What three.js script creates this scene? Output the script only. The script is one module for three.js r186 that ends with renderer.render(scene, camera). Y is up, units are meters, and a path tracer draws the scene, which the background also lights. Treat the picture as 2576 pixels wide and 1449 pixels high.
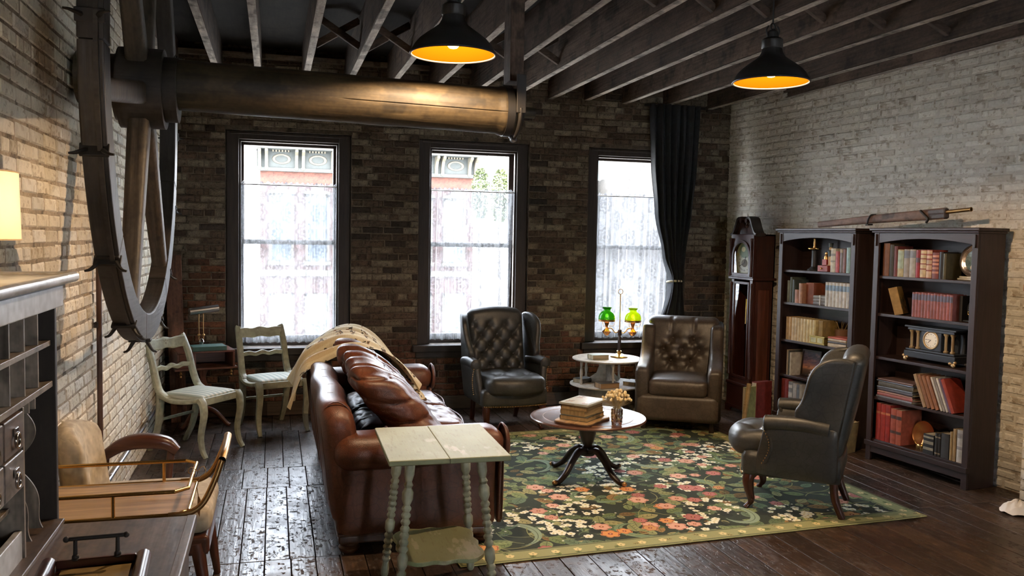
import * as THREE from 'three';
import { mergeGeometries, mergeVertices, toCreasedNormals } from 'three/addons/utils/BufferGeometryUtils.js';
import { RoundedBoxGeometry } from 'three/addons/geometries/RoundedBoxGeometry.js';

// ---------- camera, sky, exposure ----------
const scene = new THREE.Scene();
const camera = new THREE.PerspectiveCamera(2 * Math.atan(724.5 / 2147.5) * 180 / Math.PI, 2576 / 1449, 0.05, 400);
{
  const yaw = 0.27268, pitch = 0.059317, roll = 0.018431;
  camera.position.set(0, 1.65, 0);
  camera.rotation.set(-pitch, -yaw, roll, 'YXZ');
}
const SKY = new THREE.Color(0.93, 0.97, 1.0);
scene.background = SKY;
scene.backgroundIntensity = 36;
const renderer = new THREE.WebGLRenderer({ antialias: true });
renderer.toneMapping = THREE.LinearToneMapping;
renderer.toneMappingExposure = 1.6;
renderer.shadowMap.enabled = true;
const LAMP_POWER = 6, TABLE_LAMP = 0.2, STUDENT_LAMP = 0.16;

// ---------- small tools ----------
const rng = (s) => () => { s = (s + 0x6d2b79f5) | 0; let t = Math.imul(s ^ (s >>> 15), 1 | s); t = (t + Math.imul(t ^ (t >>> 7), 61 | t)) ^ t; return ((t ^ (t >>> 14)) >>> 0) / 4294967296; };
const R = rng(7);
const rr = (a, b, r = R) => a + (b - a) * r();
const lerp = (a, b, t) => a + (b - a) * t, clamp = (x, a = 0, b = 1) => Math.min(b, Math.max(a, x));
const sstep = (a, b, x) => { const t = clamp((x - a) / (b - a)); return t * t * (3 - 2 * t); };
const PI = Math.PI, V = (x, y, z) => new THREE.Vector3(x, y, z);
const hash = (x, y, s) => { let h = Math.imul(x, 374761393) ^ Math.imul(y, 668265263) ^ Math.imul(s, 2147483647 ^ 1274126177); h = Math.imul(h ^ (h >>> 13), 1274126177); return ((h ^ (h >>> 16)) >>> 0) / 4294967296; };
// value noise that repeats after px, py cells
function vn(x, y, px, py, s) {
  const ix = Math.floor(x), iy = Math.floor(y), fx = x - ix, fy = y - iy, u = fx * fx * (3 - 2 * fx), v = fy * fy * (3 - 2 * fy);
  const w = (a, p) => ((a % p) + p) % p, x0 = w(ix, px), x1 = w(ix + 1, px), y0 = w(iy, py), y1 = w(iy + 1, py);
  return lerp(lerp(hash(x0, y0, s), hash(x1, y0, s), u), lerp(hash(x0, y1, s), hash(x1, y1, s), u), v);
}
function fbm(u, v, fx, fy, oct, s) { let a = 0, w = 0.5, t = 0; for (let i = 0; i < oct; i++) { a += w * vn(u * fx, v * fy, fx, fy, s + i * 17); t += w; w *= 0.55; fx *= 2; fy *= 2; } return a / t; }
const N3 = (x, y, z, s = 3) => vn(x + z * 0.7, y + z * 1.3, 1e6, 1e6, s) * 0.6 + vn(x * 2.1 - z, y * 2.1 + z * 0.4, 1e6, 1e6, s + 5) * 0.4;
const ridge = (x, y, z, s) => Math.pow(1 - Math.abs(2 * vn(x + z, y - z, 1e6, 1e6, s) - 1), 7);
function tex(w, h, fn, srgb = true) {
  const d = new Uint8Array(w * h * 4);
  for (let y = 0; y < h; y++) for (let x = 0; x < w; x++) {
    const c = fn(x / w, y / h), o = (y * w + x) * 4, g = typeof c === 'number';
    for (let k = 0; k < 3; k++) d[o + k] = clamp(g ? c : c[k]) * 255;
    d[o + 3] = 255;
  }
  const t = new THREE.DataTexture(d, w, h);
  t.wrapS = t.wrapT = THREE.RepeatWrapping; t.magFilter = t.minFilter = THREE.LinearFilter; t.needsUpdate = true;
  if (srgb) t.colorSpace = THREE.SRGBColorSpace;
  return t;
}
function canvasTex(w, h, draw) {
  const c = document.createElement('canvas'); c.width = w; c.height = h; draw(c.getContext('2d'), w, h);
  const t = new THREE.CanvasTexture(c); t.colorSpace = THREE.SRGBColorSpace; t.wrapS = t.wrapT = THREE.RepeatWrapping; t.magFilter = THREE.LinearFilter; return t;
}
const rep = (t, x, y = x) => { const c = t.clone(); c.repeat.set(x, y); c.needsUpdate = true; return c; };

// ---------- geometry tools: every shape has position + normal, not indexed ----------
const prep = (g) => { const o = g.index ? g.toNonIndexed() : g; for (const k of Object.keys(o.attributes)) if (k !== 'position' && k !== 'normal') o.deleteAttribute(k); o.clearGroups?.(); return o; };
const E3 = new THREE.Euler(), M4 = new THREE.Matrix4();
function place(g, x = 0, y = 0, z = 0, rx = 0, ry = 0, rz = 0) { if (rx || ry || rz) g.applyMatrix4(M4.makeRotationFromEuler(E3.set(rx, ry, rz, 'YXZ'))); g.translate(x, y, z); return g; }
const box = (w, h, d, x, y, z, rx, ry, rz) => place(prep(new THREE.BoxGeometry(w, h, d)), x, y, z, rx, ry, rz);
const rbox = (w, h, d, r, x, y, z, rx, ry, rz) => place(prep(new RoundedBoxGeometry(w, h, d, 1, Math.min(r, w / 2.02, h / 2.02, d / 2.02))), x, y, z, rx, ry, rz);
// box between two corners
const bb = (x0, y0, z0, x1, y1, z1, r = 0) => (r ? rbox : (w, h, d, q, ...p) => box(w, h, d, ...p))(Math.abs(x1 - x0), Math.abs(y1 - y0), Math.abs(z1 - z0), r, (x0 + x1) / 2, (y0 + y1) / 2, (z0 + z1) / 2);
const cyl = (r0, r1, h, x, y, z, rx, ry, rz, n = 20) => place(prep(new THREE.CylinderGeometry(r1, r0, h, n)), x, y, z, rx, ry, rz);
const ball = (r, x, y, z, sx = 1, sy = 1, sz = 1, n = 14) => place(prep(new THREE.SphereGeometry(r, n, Math.ceil(n * 0.7)).scale(sx, sy, sz)), x, y, z);
const lathe = (pts, n = 28, x = 0, y = 0, z = 0, rx, ry, rz) => place(prep(toCreasedNormals(new THREE.LatheGeometry(pts.map((p) => new THREE.Vector2(Math.max(p[0], 1e-4), p[1])), n), 0.7)), x, y, z, rx, ry, rz);
const torus = (r, t, x, y, z, rx, ry, rz, n = 28, m = 8, arc = 2 * PI) => place(prep(new THREE.TorusGeometry(r, t, m, n, arc)), x, y, z, rx, ry, rz);
const curve = (pts, closed = false) => new THREE.CatmullRomCurve3(pts.map((p) => V(...p)), closed, 'catmullrom', 0.5);
const tube = (pts, r, n = 24, m = 8, closed = false) => prep(new THREE.TubeGeometry(pts.length === 2 ? new THREE.LineCurve3(V(...pts[0]), V(...pts[1])) : curve(pts, closed), pts.length === 2 ? 1 : n, r, m, closed));
const ext = (pts, depth, bevel = 0, o = {}) => { const s = pts instanceof THREE.Shape ? pts : new THREE.Shape(pts.map((p) => new THREE.Vector2(p[0], p[1]))); return prep(new THREE.ExtrudeGeometry(s, { depth: depth - 2 * bevel, bevelEnabled: bevel > 0, bevelThickness: bevel, bevelSize: bevel, bevelOffset: -bevel, bevelSegments: o.bs ?? 2, curveSegments: o.cs ?? 12 })).translate(0, 0, bevel); };
const smooth = (g, eps = 1e-4) => { g.deleteAttribute('normal'); const m = mergeVertices(g, eps); m.computeVertexNormals(); return prep(m); };
// grid of points f(u,v) -> [x,y,z]
function sheet(nu, nv, f, { closeU = false } = {}) {
  const p = [], idx = [];
  for (let j = 0; j <= nv; j++) for (let i = 0; i <= nu; i++) p.push(...f(closeU && i === nu ? 0 : i / nu, j / nv));
  for (let j = 0; j < nv; j++) for (let i = 0; i < nu; i++) { const a = j * (nu + 1) + i, b = a + 1, c = a + nu + 1, d = c + 1; idx.push(a, b, d, a, d, c); }
  const g = new THREE.BufferGeometry(); g.setAttribute('position', new THREE.Float32BufferAttribute(p, 3)); g.setIndex(idx);
  if (closeU) return smooth(g.toNonIndexed());
  g.computeVertexNormals(); return prep(g);
}
// swept limb: points with [x,y,z], radius function t -> [a, b]; m sides, power for squarish section
function sweep(pts, rad, { n = 24, m = 12, pow = 2, up = [0, 0, 1], caps = true } = {}) {
  const c = pts.length === 2 ? new THREE.LineCurve3(V(...pts[0]), V(...pts[1])) : curve(pts), P = [], idx = [], U = V(...up);
  for (let i = 0; i <= n; i++) {
    const t = i / n, o = c.getPoint(t), T = c.getTangent(t).normalize(), B = new THREE.Vector3().crossVectors(T, U).normalize(), Nn = new THREE.Vector3().crossVectors(B, T).normalize(), [a, b] = [].concat(rad(t), rad(t));
    for (let k = 0; k < m; k++) { const an = 2 * PI * k / m, cs = Math.cos(an), sn = Math.sin(an), q = Math.pow(Math.pow(Math.abs(cs), pow) + Math.pow(Math.abs(sn), pow), -1 / pow); P.push(o.x + B.x * a * cs * q + Nn.x * b * sn * q, o.y + B.y * a * cs * q + Nn.y * b * sn * q, o.z + B.z * a * cs * q + Nn.z * b * sn * q); }
  }
  for (let i = 0; i < n; i++) for (let k = 0; k < m; k++) { const a = i * m + k, b = i * m + (k + 1) % m, d = a + m, e = b + m; idx.push(a, b, e, a, e, d); }
  if (caps) for (const i of [0, n]) { const o = c.getPoint(i / n), ci = P.length / 3; P.push(o.x, o.y, o.z); for (let k = 0; k < m; k++) { const a = i * m + k, b = i * m + (k + 1) % m; i ? idx.push(a, b, ci) : idx.push(b, a, ci); } }
  const g = new THREE.BufferGeometry(); g.setAttribute('position', new THREE.Float32BufferAttribute(P, 3)); g.setIndex(idx); g.computeVertexNormals();
  return prep(toCreasedNormals(g, 0.9));
}
// upholstered block: rounded box, bulged, then pushed by disp(x,y,z,n) along its normal
function soft(w, h, d, { r = 0.04, seg = [10, 6, 10], bulge = [0, 0, 0], disp } = {}) {
  let g = new THREE.BoxGeometry(w, h, d, ...seg); g.deleteAttribute('uv'); g.deleteAttribute('normal'); g = mergeVertices(g, 1e-5);
  const p = g.attributes.position, hw = w / 2, hh = h / 2, hd = d / 2, q = V(), c = V(); r = Math.min(r, hw, hh, hd);
  for (let i = 0; i < p.count; i++) {
    q.fromBufferAttribute(p, i); c.set(clamp(q.x, -hw + r, hw - r), clamp(q.y, -hh + r, hh - r), clamp(q.z, -hd + r, hd - r));
    const dv = q.clone().sub(c), L = dv.length(); if (L > 1e-9) { dv.multiplyScalar(1 / L); const m = Math.max(Math.abs(dv.x), Math.abs(dv.y), Math.abs(dv.z)); q.copy(c).addScaledVector(dv, r * Math.min(1, L * m / r)); }
    const ex = 1 - (q.x / hw) ** 2, ey = 1 - (q.y / hh) ** 2, ez = 1 - (q.z / hd) ** 2;
    q.x += Math.sign(q.x) * bulge[0] * ey * ez * Math.min(1, Math.abs(q.x / hw)); q.y += Math.sign(q.y) * bulge[1] * ex * ez * Math.min(1, Math.abs(q.y / hh)); q.z += Math.sign(q.z) * bulge[2] * ex * ey * Math.min(1, Math.abs(q.z / hd));
    p.setXYZ(i, q.x, q.y, q.z);
  }
  g.computeVertexNormals();
  if (disp) { const n = g.attributes.normal, o = []; for (let i = 0; i < p.count; i++) { const x = p.getX(i), y = p.getY(i), z = p.getZ(i), k = disp(x, y, z, [n.getX(i), n.getY(i), n.getZ(i)]); o.push(x + n.getX(i) * k, y + n.getY(i) * k, z + n.getZ(i) * k); } p.array.set(o); g.computeVertexNormals(); }
  return prep(g);
}
// bend every vertex of a shape
function warp(g, f) { const p = g.attributes.position; for (let i = 0; i < p.count; i++) p.setXYZ(i, ...f(p.getX(i), p.getY(i), p.getZ(i))); return smooth(g); }
const mirrorX = (g) => { const o = g.clone(), p = o.attributes.position, n = o.attributes.normal; for (const a of [p, n]) { for (let i = 0; i < a.count; i++) a.setX(i, -a.getX(i)); for (let i = 0; i < a.count; i += 3) for (let k = 0; k < 3; k++) { const t = a.getComponent(i + 1, k); a.setComponent(i + 1, k, a.getComponent(i + 2, k)); a.setComponent(i + 2, k, t); } } return o; };
// texture coordinates in metres by the way each face points; u runs along the longest side
function uvBox(g, along) {
  g.computeBoundingBox(); const s = g.boundingBox.getSize(V()).toArray(), L = along ?? s.indexOf(Math.max(...s)), p = g.attributes.position, n = g.attributes.normal, uv = new Float32Array(p.count * 2), ou = R() * 7, ov = R() * 7;
  for (let i = 0; i < p.count; i += 3) {
    const a = [0, 1, 2].map((k) => Math.abs(n.getComponent(i, k) + n.getComponent(i + 1, k) + n.getComponent(i + 2, k))), A = a.indexOf(Math.max(...a)), o = [0, 1, 2].filter((k) => k !== A), U = o.includes(L) ? L : o[0], W = o.find((k) => k !== U);
    for (let j = 0; j < 3; j++) { uv[(i + j) * 2] = p.getComponent(i + j, U) + ou; uv[(i + j) * 2 + 1] = p.getComponent(i + j, W) + ov; }
  }
  g.setAttribute('uv', new THREE.BufferAttribute(uv, 2)); return g;
}
const flat = (a) => a.flat(9).filter(Boolean);
function geo(gs, along) { const l = flat([gs]); if (l.length === 1 && l[0].attributes.uv) return l[0]; const g = l.length > 1 ? mergeGeometries(l) : l[0]; return g.attributes.uv ? g : uvBox(g, along); }
const uvOf = (g, f) => { const p = g.attributes.position, a = new Float32Array(p.count * 2); for (let i = 0; i < p.count; i++) a.set(f(p.getX(i), p.getY(i), p.getZ(i)), i * 2); g.setAttribute('uv', new THREE.BufferAttribute(a, 2)); return g; };

// ---------- scene tools ----------
const names = {};
const numbered = (n) => { const k = names[n] = (names[n] ?? -1) + 1; return k ? `${n}_${String(k).padStart(3, '0')}` : n; };
function part(name, gs, mat, parent, along, label) { const m = new THREE.Mesh(geo(gs, along), mat); m.name = name; parent.add(m); if (label) m.userData.label = label; return m; }
function tag(o, label, category, group) { o.userData.label = label; o.userData.category = category; if (group) o.userData.group = group; return o; }
function thing(name, label, category, [x, y, z] = [0, 0, 0], turn = 0, group) { const o = new THREE.Group(); o.name = numbered(name); scene.add(o); o.position.set(x, y, z); o.rotation.y = turn; return tag(o, label, category, group); }
function single(name, gs, mat, label, category, group, along) { const m = part(numbered(name), gs, mat, scene, along); return tag(m, label, category, group); }
function struct(name, gs, mat, label, along) { const m = part(name, gs, mat, scene, along); m.userData.kind = 'structure'; if (label) m.userData.label = label; return m; }
function structGroup(name, label) { const o = new THREE.Group(); o.name = name; o.userData.kind = 'structure'; if (label) o.userData.label = label; scene.add(o); return o; }
const fwdTurn = (x, z) => Math.atan2(x, z);

// ---------- surface textures ----------
const T = {};
T.wood = tex(512, 512, (u, v) => { const w = fbm(u, v, 3, 6, 3, 11), s = fbm(u, v + w * 0.06, 4, 60, 3, 5), f = fbm(u, v, 12, 200, 2, 8); return 0.62 + 0.3 * s + 0.14 * f - 0.12 * w; });
T.old = tex(1024, 1024, (u, v) => { const s = fbm(u, v, 5, 70, 3, 21), b = fbm(u, v, 4, 9, 4, 33), sp = fbm(u, v, 60, 90, 2, 9), st = sstep(0.56, 0.7, fbm(u, v, 7, 7, 4, 91)); return clamp(0.34 + 0.3 * s + 0.42 * b + 0.2 * sp - 0.22 * st); });
T.mottle = tex(512, 512, (u, v) => 0.6 + 0.26 * fbm(u, v, 5, 5, 5, 41) + 0.22 * fbm(u, v, 40, 40, 2, 55));
T.grain = tex(512, 512, (u, v) => 0.5 * fbm(u, v, 6, 6, 5, 61) + 0.5 * fbm(u, v, 64, 64, 2, 65), false);
T.oldB = tex(512, 512, (u, v) => 0.6 * fbm(u, v, 4, 80, 3, 71) + 0.4 * fbm(u, v, 10, 14, 4, 77), false);
function cells(u, v, n, s) { let a = 9, b = 9; const x = u * n, y = v * n, ix = Math.floor(x), iy = Math.floor(y); for (let j = -1; j < 2; j++) for (let i = -1; i < 2; i++) { const cx = ((ix + i) % n + n) % n, cy = ((iy + j) % n + n) % n, d = Math.hypot(ix + i + hash(cx, cy, s) - x, iy + j + hash(cx, cy, s + 9) - y); if (d < a) { b = a; a = d; } else if (d < b) b = d; } return [a, b - a]; }
T.leatherB = tex(512, 512, (u, v) => { const [, e] = cells(u, v, 60, 3), [, e2] = cells(u + 0.02 * fbm(u, v, 6, 6, 2, 4), v, 9, 5); return clamp(0.35 + 0.4 * Math.min(1, e * 3) + 0.25 * Math.min(1, e2 * 9)); }, false);
T.leatherC = tex(512, 512, (u, v) => { const [, e2] = cells(u + 0.03 * fbm(u, v, 6, 6, 3, 4), v + 0.03 * fbm(u, v, 5, 5, 3, 14), 11, 5); return 0.46 + 0.46 * fbm(u, v, 4, 4, 5, 44) + 0.12 * Math.min(1, e2 * 7) + 0.1 * fbm(u, v, 70, 70, 2, 46); });
T.floor = tex(1024, 1024, (u, v) => { const s = fbm(u, v, 5, 90, 3, 121), b = fbm(u, v, 6, 10, 5, 133), w = sstep(0.55, 0.72, fbm(u, v, 16, 26, 4, 141)); return [0.42 + 0.25 * s + 0.28 * b + 0.14 * w, 0.41 + 0.24 * s + 0.27 * b + 0.12 * w, 0.40 + 0.23 * s + 0.26 * b + 0.1 * w]; });
T.floorR = tex(1024, 1024, (u, v) => { const b = fbm(u, v, 7, 11, 5, 153), p = sstep(0.62, 0.74, fbm(u, v, 34, 44, 3, 161)); return 0.2 + 0.34 * b + 0.4 * p; }, false);
T.floorB = tex(1024, 1024, (u, v) => { const s = fbm(u, v, 6, 60, 3, 171), p = sstep(0.64, 0.73, fbm(u, v, 26, 40, 4, 181)), c = fbm(u, v, 3, 5, 3, 177); return clamp(0.45 * s + 0.45 * c + 0.2 - 0.5 * p); }, false);
T.brick = tex(512, 512, (u, v) => { const a = fbm(u, v, 9, 9, 5, 201), s = fbm(u, v, 70, 70, 2, 205), p = sstep(0.6, 0.75, fbm(u, v, 14, 14, 4, 211)); return clamp(0.42 + 0.45 * a + 0.25 * s - 0.2 * p); });
T.brickB = tex(512, 512, (u, v) => { const a = fbm(u, v, 9, 9, 5, 201), p = sstep(0.6, 0.72, fbm(u, v, 22, 22, 3, 223)); return clamp(0.55 * a + 0.35 * fbm(u, v, 60, 60, 2, 227) - 0.4 * p + 0.15); }, false);
// old white paint on brick: cream, with worn spots where the brown shows
T.white = tex(1024, 1024, (u, v) => { const a = fbm(u, v, 6, 6, 5, 301), s = fbm(u, v, 60, 60, 2, 305), w = sstep(0.66, 0.76, fbm(u, v, 12, 20, 5, 311)), d = sstep(0.66, 0.74, fbm(u, v, 34, 30, 3, 317)); const g = 0.8 + 0.14 * a + 0.08 * s; return [lerp(g, 0.52, 0.4 * w + 0.25 * d), lerp(g * 0.985, 0.44, 0.4 * w + 0.25 * d), lerp(g * 0.955, 0.35, 0.4 * w + 0.25 * d)]; });
T.weave = tex(256, 256, (u, v) => 0.5 + 0.25 * Math.sin(u * PI * 128) + 0.25 * Math.sin(v * PI * 128), false);

const std = (o) => new THREE.MeshStandardMaterial(o), phys = (o) => new THREE.MeshPhysicalMaterial(o);
const C = (r, g, b) => new THREE.Color().setRGB(r, g, b);   // linear base colours
const wood = (c, rough = 0.5, o = {}) => std({ color: c, map: T.wood, roughness: rough, bumpMap: T.oldB, bumpScale: 0.0006, ...o });
const LB = rep(T.leatherB, 2.6), LC = rep(T.leatherC, 1.7);
const M = {
  darkWood: wood(C(0.035, 0.018, 0.013), 0.36), caseWood: wood(C(0.045, 0.022, 0.018), 0.42), mahogany: wood(C(0.085, 0.022, 0.012), 0.3), walnut: wood(C(0.11, 0.047, 0.025), 0.32),
  tableTop: phys({ color: C(0.2, 0.085, 0.05), map: T.wood, roughness: 0.3, clearcoat: 0.5, clearcoatRoughness: 0.18 }),
  redWood: wood(C(0.2, 0.062, 0.03), 0.38), oak: wood(C(0.64, 0.4, 0.18), 0.5), frameWood: wood(C(0.05, 0.03, 0.02), 0.62), beam: std({ color: C(0.17, 0.115, 0.085), map: T.old, roughness: 0.85, bumpMap: T.oldB, bumpScale: 0.004 }),
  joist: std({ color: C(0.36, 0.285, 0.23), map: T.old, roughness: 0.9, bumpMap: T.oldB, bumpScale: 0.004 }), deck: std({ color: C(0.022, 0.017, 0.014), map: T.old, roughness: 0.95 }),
  oldTimber: std({ color: C(0.04, 0.031, 0.024), map: T.old, roughness: 0.62, bumpMap: T.oldB, bumpScale: 0.003 }), shaft: std({ color: C(0.075, 0.053, 0.026), map: T.old, roughness: 0.6, bumpMap: T.oldB, bumpScale: 0.002 }),
  deskWood: std({ color: C(0.16, 0.115, 0.085), map: T.old, roughness: 0.42, bumpMap: T.oldB, bumpScale: 0.0015 }), deskDark: std({ color: C(0.03, 0.021, 0.016), map: T.old, roughness: 0.55 }),
  floor: std({ color: C(0.13, 0.09, 0.068), map: T.floor, roughness: 1, roughnessMap: T.floorR, bumpMap: T.floorB, bumpScale: 0.003 }), sub: std({ color: C(0.02, 0.017, 0.014), roughness: 1 }),
  iron: std({ color: C(0.03, 0.028, 0.027), roughness: 0.55, metalness: 0.6 }), black: std({ color: C(0.02, 0.02, 0.021), roughness: 0.5 }), steel: std({ color: C(0.5, 0.5, 0.52), roughness: 0.3, metalness: 1 }),
  brass: std({ color: C(0.72, 0.46, 0.16), roughness: 0.24, metalness: 1 }), brassOld: std({ color: C(0.42, 0.25, 0.1), roughness: 0.38, metalness: 1 }), copper: std({ color: C(0.7, 0.32, 0.13), roughness: 0.25, metalness: 1 }), chrome: std({ color: C(0.6, 0.6, 0.62), roughness: 0.18, metalness: 1 }),
  plaster: std({ color: C(0.5, 0.46, 0.4), map: T.mottle, roughness: 0.95 }),
  glass: phys({ color: 0xffffff, transmission: 1, roughness: 0, thickness: 0, ior: 1.45 }), clear: phys({ color: 0xffffff, transmission: 1, roughness: 0.03, thickness: 0, ior: 1.45 }),
  sofa: phys({ color: C(0.15, 0.047, 0.021), map: LC, roughness: 0.44, bumpMap: LB, bumpScale: 0.0009, clearcoat: 0.1, clearcoatRoughness: 0.35 }),
  leather: phys({ color: C(0.052, 0.053, 0.047), map: LC, roughness: 0.46, bumpMap: LB, bumpScale: 0.0004, clearcoat: 0.2, clearcoatRoughness: 0.35 }),
  leatherBrown: phys({ color: C(0.105, 0.08, 0.06), map: LC, roughness: 0.42, bumpMap: LB, bumpScale: 0.0004, clearcoat: 0.2, clearcoatRoughness: 0.35 }),
  paleGreen: std({ color: C(0.52, 0.53, 0.38), map: T.mottle, roughness: 0.48 }), cream: std({ color: C(0.62, 0.52, 0.37), map: T.mottle, roughness: 0.85, bumpMap: T.weave, bumpScale: 0.0004 }),
  paper: std({ color: C(0.66, 0.55, 0.36), map: T.wood, roughness: 0.9 }), ivory: std({ color: C(0.68, 0.65, 0.55), map: T.mottle, roughness: 0.6 }), stone: std({ color: C(0.62, 0.58, 0.5), map: T.mottle, roughness: 0.55 }),
};

// ---------- brick walls ----------
const ZW = -7.95, XL = -0.92, XR = 4.52, TOP = 3.0, DECK = 3.28, ZF = 2.6;
function brickGeo(w, h, d, c, s) {
  const r = rng(s), j = (a) => (r() - 0.5) * a, X = w / 2, Y = h / 2;
  const back = [[-X, -Y], [X, -Y], [X, Y], [-X, Y]].map(([x, y]) => [x, y, -d]), rim = back.map(([x, y]) => [x + j(0.004), y + j(0.003), -c + j(0.002)]);
  const front = back.map(([x, y]) => [x * (1 - 1.6 * c / X) + j(0.004), y * (1 - 1.1 * c / Y) + j(0.003), j(0.003)]), P = [];
  const quad = (a, b, q, e) => P.push(...a, ...b, ...q, ...a, ...q, ...e);
  quad(...front);
  for (let i = 0; i < 4; i++) { const k = (i + 1) % 4; quad(rim[i], rim[k], front[k], front[i]); quad(back[i], back[k], rim[k], rim[i]); }
  const g = new THREE.BufferGeometry(); g.setAttribute('position', new THREE.Float32BufferAttribute(P, 3)); g.computeVertexNormals();
  return uvBox(g, 0);
}
const V3 = V(), inFrame = (w) => { V3.copy(w).project(camera); return V3.z < 1 && Math.abs(V3.x) < 1.02 && Math.abs(V3.y) < 1.02 ? [(V3.x + 1) * 1288, (1 - V3.y) * 724.5] : null; };
camera.updateMatrixWorld(true); camera.updateProjectionMatrix();
// fills a wall with bricks: local x along the wall, y up, z out of the wall
function brickWall(root, { s0, s1, h, course, len, holes = [], tones, pick, map, bump, seed, chamfer, hidden, proud = 0.008, rough = 0.9 }) {
  const r = rng(seed), list = [], st = [], hd = [];
  for (let i = 0; i < 7; i++) { st.push(brickGeo(len - 0.009, course - 0.009, 0.03, chamfer, seed + i)); hd.push(brickGeo(len / 2 - 0.009, course - 0.009, 0.03, chamfer, seed + 20 + i)); }
  root.updateMatrixWorld(true);
  const mats = tones.map((c) => std({ color: C(...c), map, roughness: rough, bumpMap: bump, bumpScale: 0.003 }));
  for (let j = 0; j * course < h - 0.02; j++) {
    const y = (j + 0.5) * course, header = j % 6 === 5, L = header ? len / 2 : len; let cuts = [[s0, s1]];
    for (const [a, b, y0, y1] of holes) if (y > y0 - 0.02 && y < y1 + 0.02) cuts = cuts.flatMap(([p, q]) => (b <= p || a >= q ? [[p, q]] : [[p, a], [b, q]].filter(([m, n]) => n - m > 0.03)));
    for (const [p, q] of cuts) {
      let x = p, first = true;
      while (x < q - 0.02) {
        let w = L * (0.94 + 0.12 * r()); if (first && j % 2) w *= 0.55; first = false; if (q - x - w < 0.05) w = q - x; w = Math.min(w, q - x);
        const t = pick(x + w / 2, y, r), wp = V(x + w / 2, y, 0).applyMatrix4(root.matrixWorld), px = inFrame(wp);
        list.push({ x: x + w / 2, y: y + (r() - 0.5) * 0.004, w, header: w < len * 0.7, k: Math.floor(r() * 7), t, rz: (r() - 0.5) * 0.018, out: proud * (0.6 + 0.9 * r()), ry: (r() - 0.5) * 0.02, score: px && !(hidden && hidden(...px)) ? w / wp.distanceTo(camera.position) : 0 });
        x += w;
      }
    }
  }
  const byScore = [...list].sort((a, b) => b.score - a.score); byScore.slice(0, 290).forEach((b) => { if (b.score > 0) b.own = true; });
  const rest = [];
  for (const b of list) {
    const g = b.header ? hd[b.k] : st[b.k], base = (b.header ? len / 2 : len) - 0.009, m = new THREE.Mesh(g, mats[b.t]);
    m.position.set(b.x, b.y, b.out); m.rotation.set(0, b.ry, b.rz); m.scale.x = Math.max(0.05, (b.w - 0.009) / base); m.name = 'brick';
    if (b.own) root.add(m); else { m.updateMatrix(); const q = g.clone().applyMatrix4(m.matrix), c = tones[b.t], a = new Float32Array(q.attributes.position.count * 3); for (let i = 0; i < a.length; i++) a[i] = c[i % 3]; q.setAttribute('color', new THREE.BufferAttribute(a, 3)); rest.push(q); }
  }
  if (rest.length) { const m = new THREE.Mesh(mergeGeometries(rest), std({ map, roughness: rough, bumpMap: bump, bumpScale: 0.003, vertexColors: true })); m.name = 'brickwork'; m.userData.kind = 'stuff'; root.add(m); }
}
const WIN = [[-0.41, 0.68], [1.305, 2.375], [2.985, 4.06]], WY0 = 0.6, WY1 = 2.55;
{ // window wall: bare brown brick with remains of limewash
  const w = structGroup('wall_back', 'dark brown bare brick wall with three tall windows'); w.position.set(0, 0, ZW);
  const mort = std({ color: C(0.2, 0.155, 0.11), map: T.brick, roughness: 1, bumpMap: T.brickB, bumpScale: 0.004 }), X0 = XL - 0.3, X1 = 5.6, zb = -0.34, zf = -0.001, cs = [];
  const xs = [X0, ...WIN.flat(), X1];
  for (let i = 0; i < xs.length; i += 2) cs.push(bb(xs[i], WY0, zb, xs[i + 1], WY1, zf));
  cs.push(bb(X0, -0.4, zb, X1, WY0, zf), bb(X0, WY1, zb, X1, DECK + 0.5, zf));
  part('mortar', cs, mort, w, 0);
  const tones = [[0.075, 0.05, 0.036], [0.12, 0.075, 0.05], [0.16, 0.105, 0.07], [0.24, 0.185, 0.125], [0.32, 0.26, 0.185], [0.055, 0.043, 0.036], [0.2, 0.085, 0.045], [0.26, 0.1, 0.05], [0.14, 0.06, 0.036]];
  brickWall(w, { s0: XL, s1: XR + 0.04, h: DECK, course: 0.0615, len: 0.19, chamfer: 0.006, holes: WIN.map(([a, b]) => [a, b, WY0 - 0.03, WY1]), tones, map: rep(T.brick, 3), bump: rep(T.brickB, 3), seed: 101,
    pick: (x, y, r) => { const q = r(), light = vn(x * 0.9 + 5, y * 1.1, 99, 99, 4); if (y < 0.62 + 0.1 * r() || (x < -0.45 && y < 1.4 && q < 0.75)) return q < 0.35 ? 8 : q < 0.6 ? 6 : q < 0.78 ? 7 : q < 0.9 ? 1 : 5; const a = q * 0.6 + light * 0.55; return a < 0.3 ? 5 : a < 0.42 ? 0 : a < 0.55 ? 1 : a < 0.7 ? 2 : a < 0.84 ? 3 : 4; },
    hidden: (x, y) => y < 270 && x < 1300 });
  part('plate', bb(XL, 3.17, 0.005, XR, 3.215, 0.07, 0.004), M.joist, w);
  part('baseboard', bb(XL + 0.01, 0.004, 0.012, XR - 0.02, 0.13, 0.03, 0.004), wood(C(0.16, 0.11, 0.07), 0.6), w);
}
const whiteTones = [[0.84, 0.79, 0.68], [0.79, 0.73, 0.61], [0.87, 0.83, 0.73], [0.7, 0.68, 0.62], [0.82, 0.8, 0.75], [0.62, 0.56, 0.45]];
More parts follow.
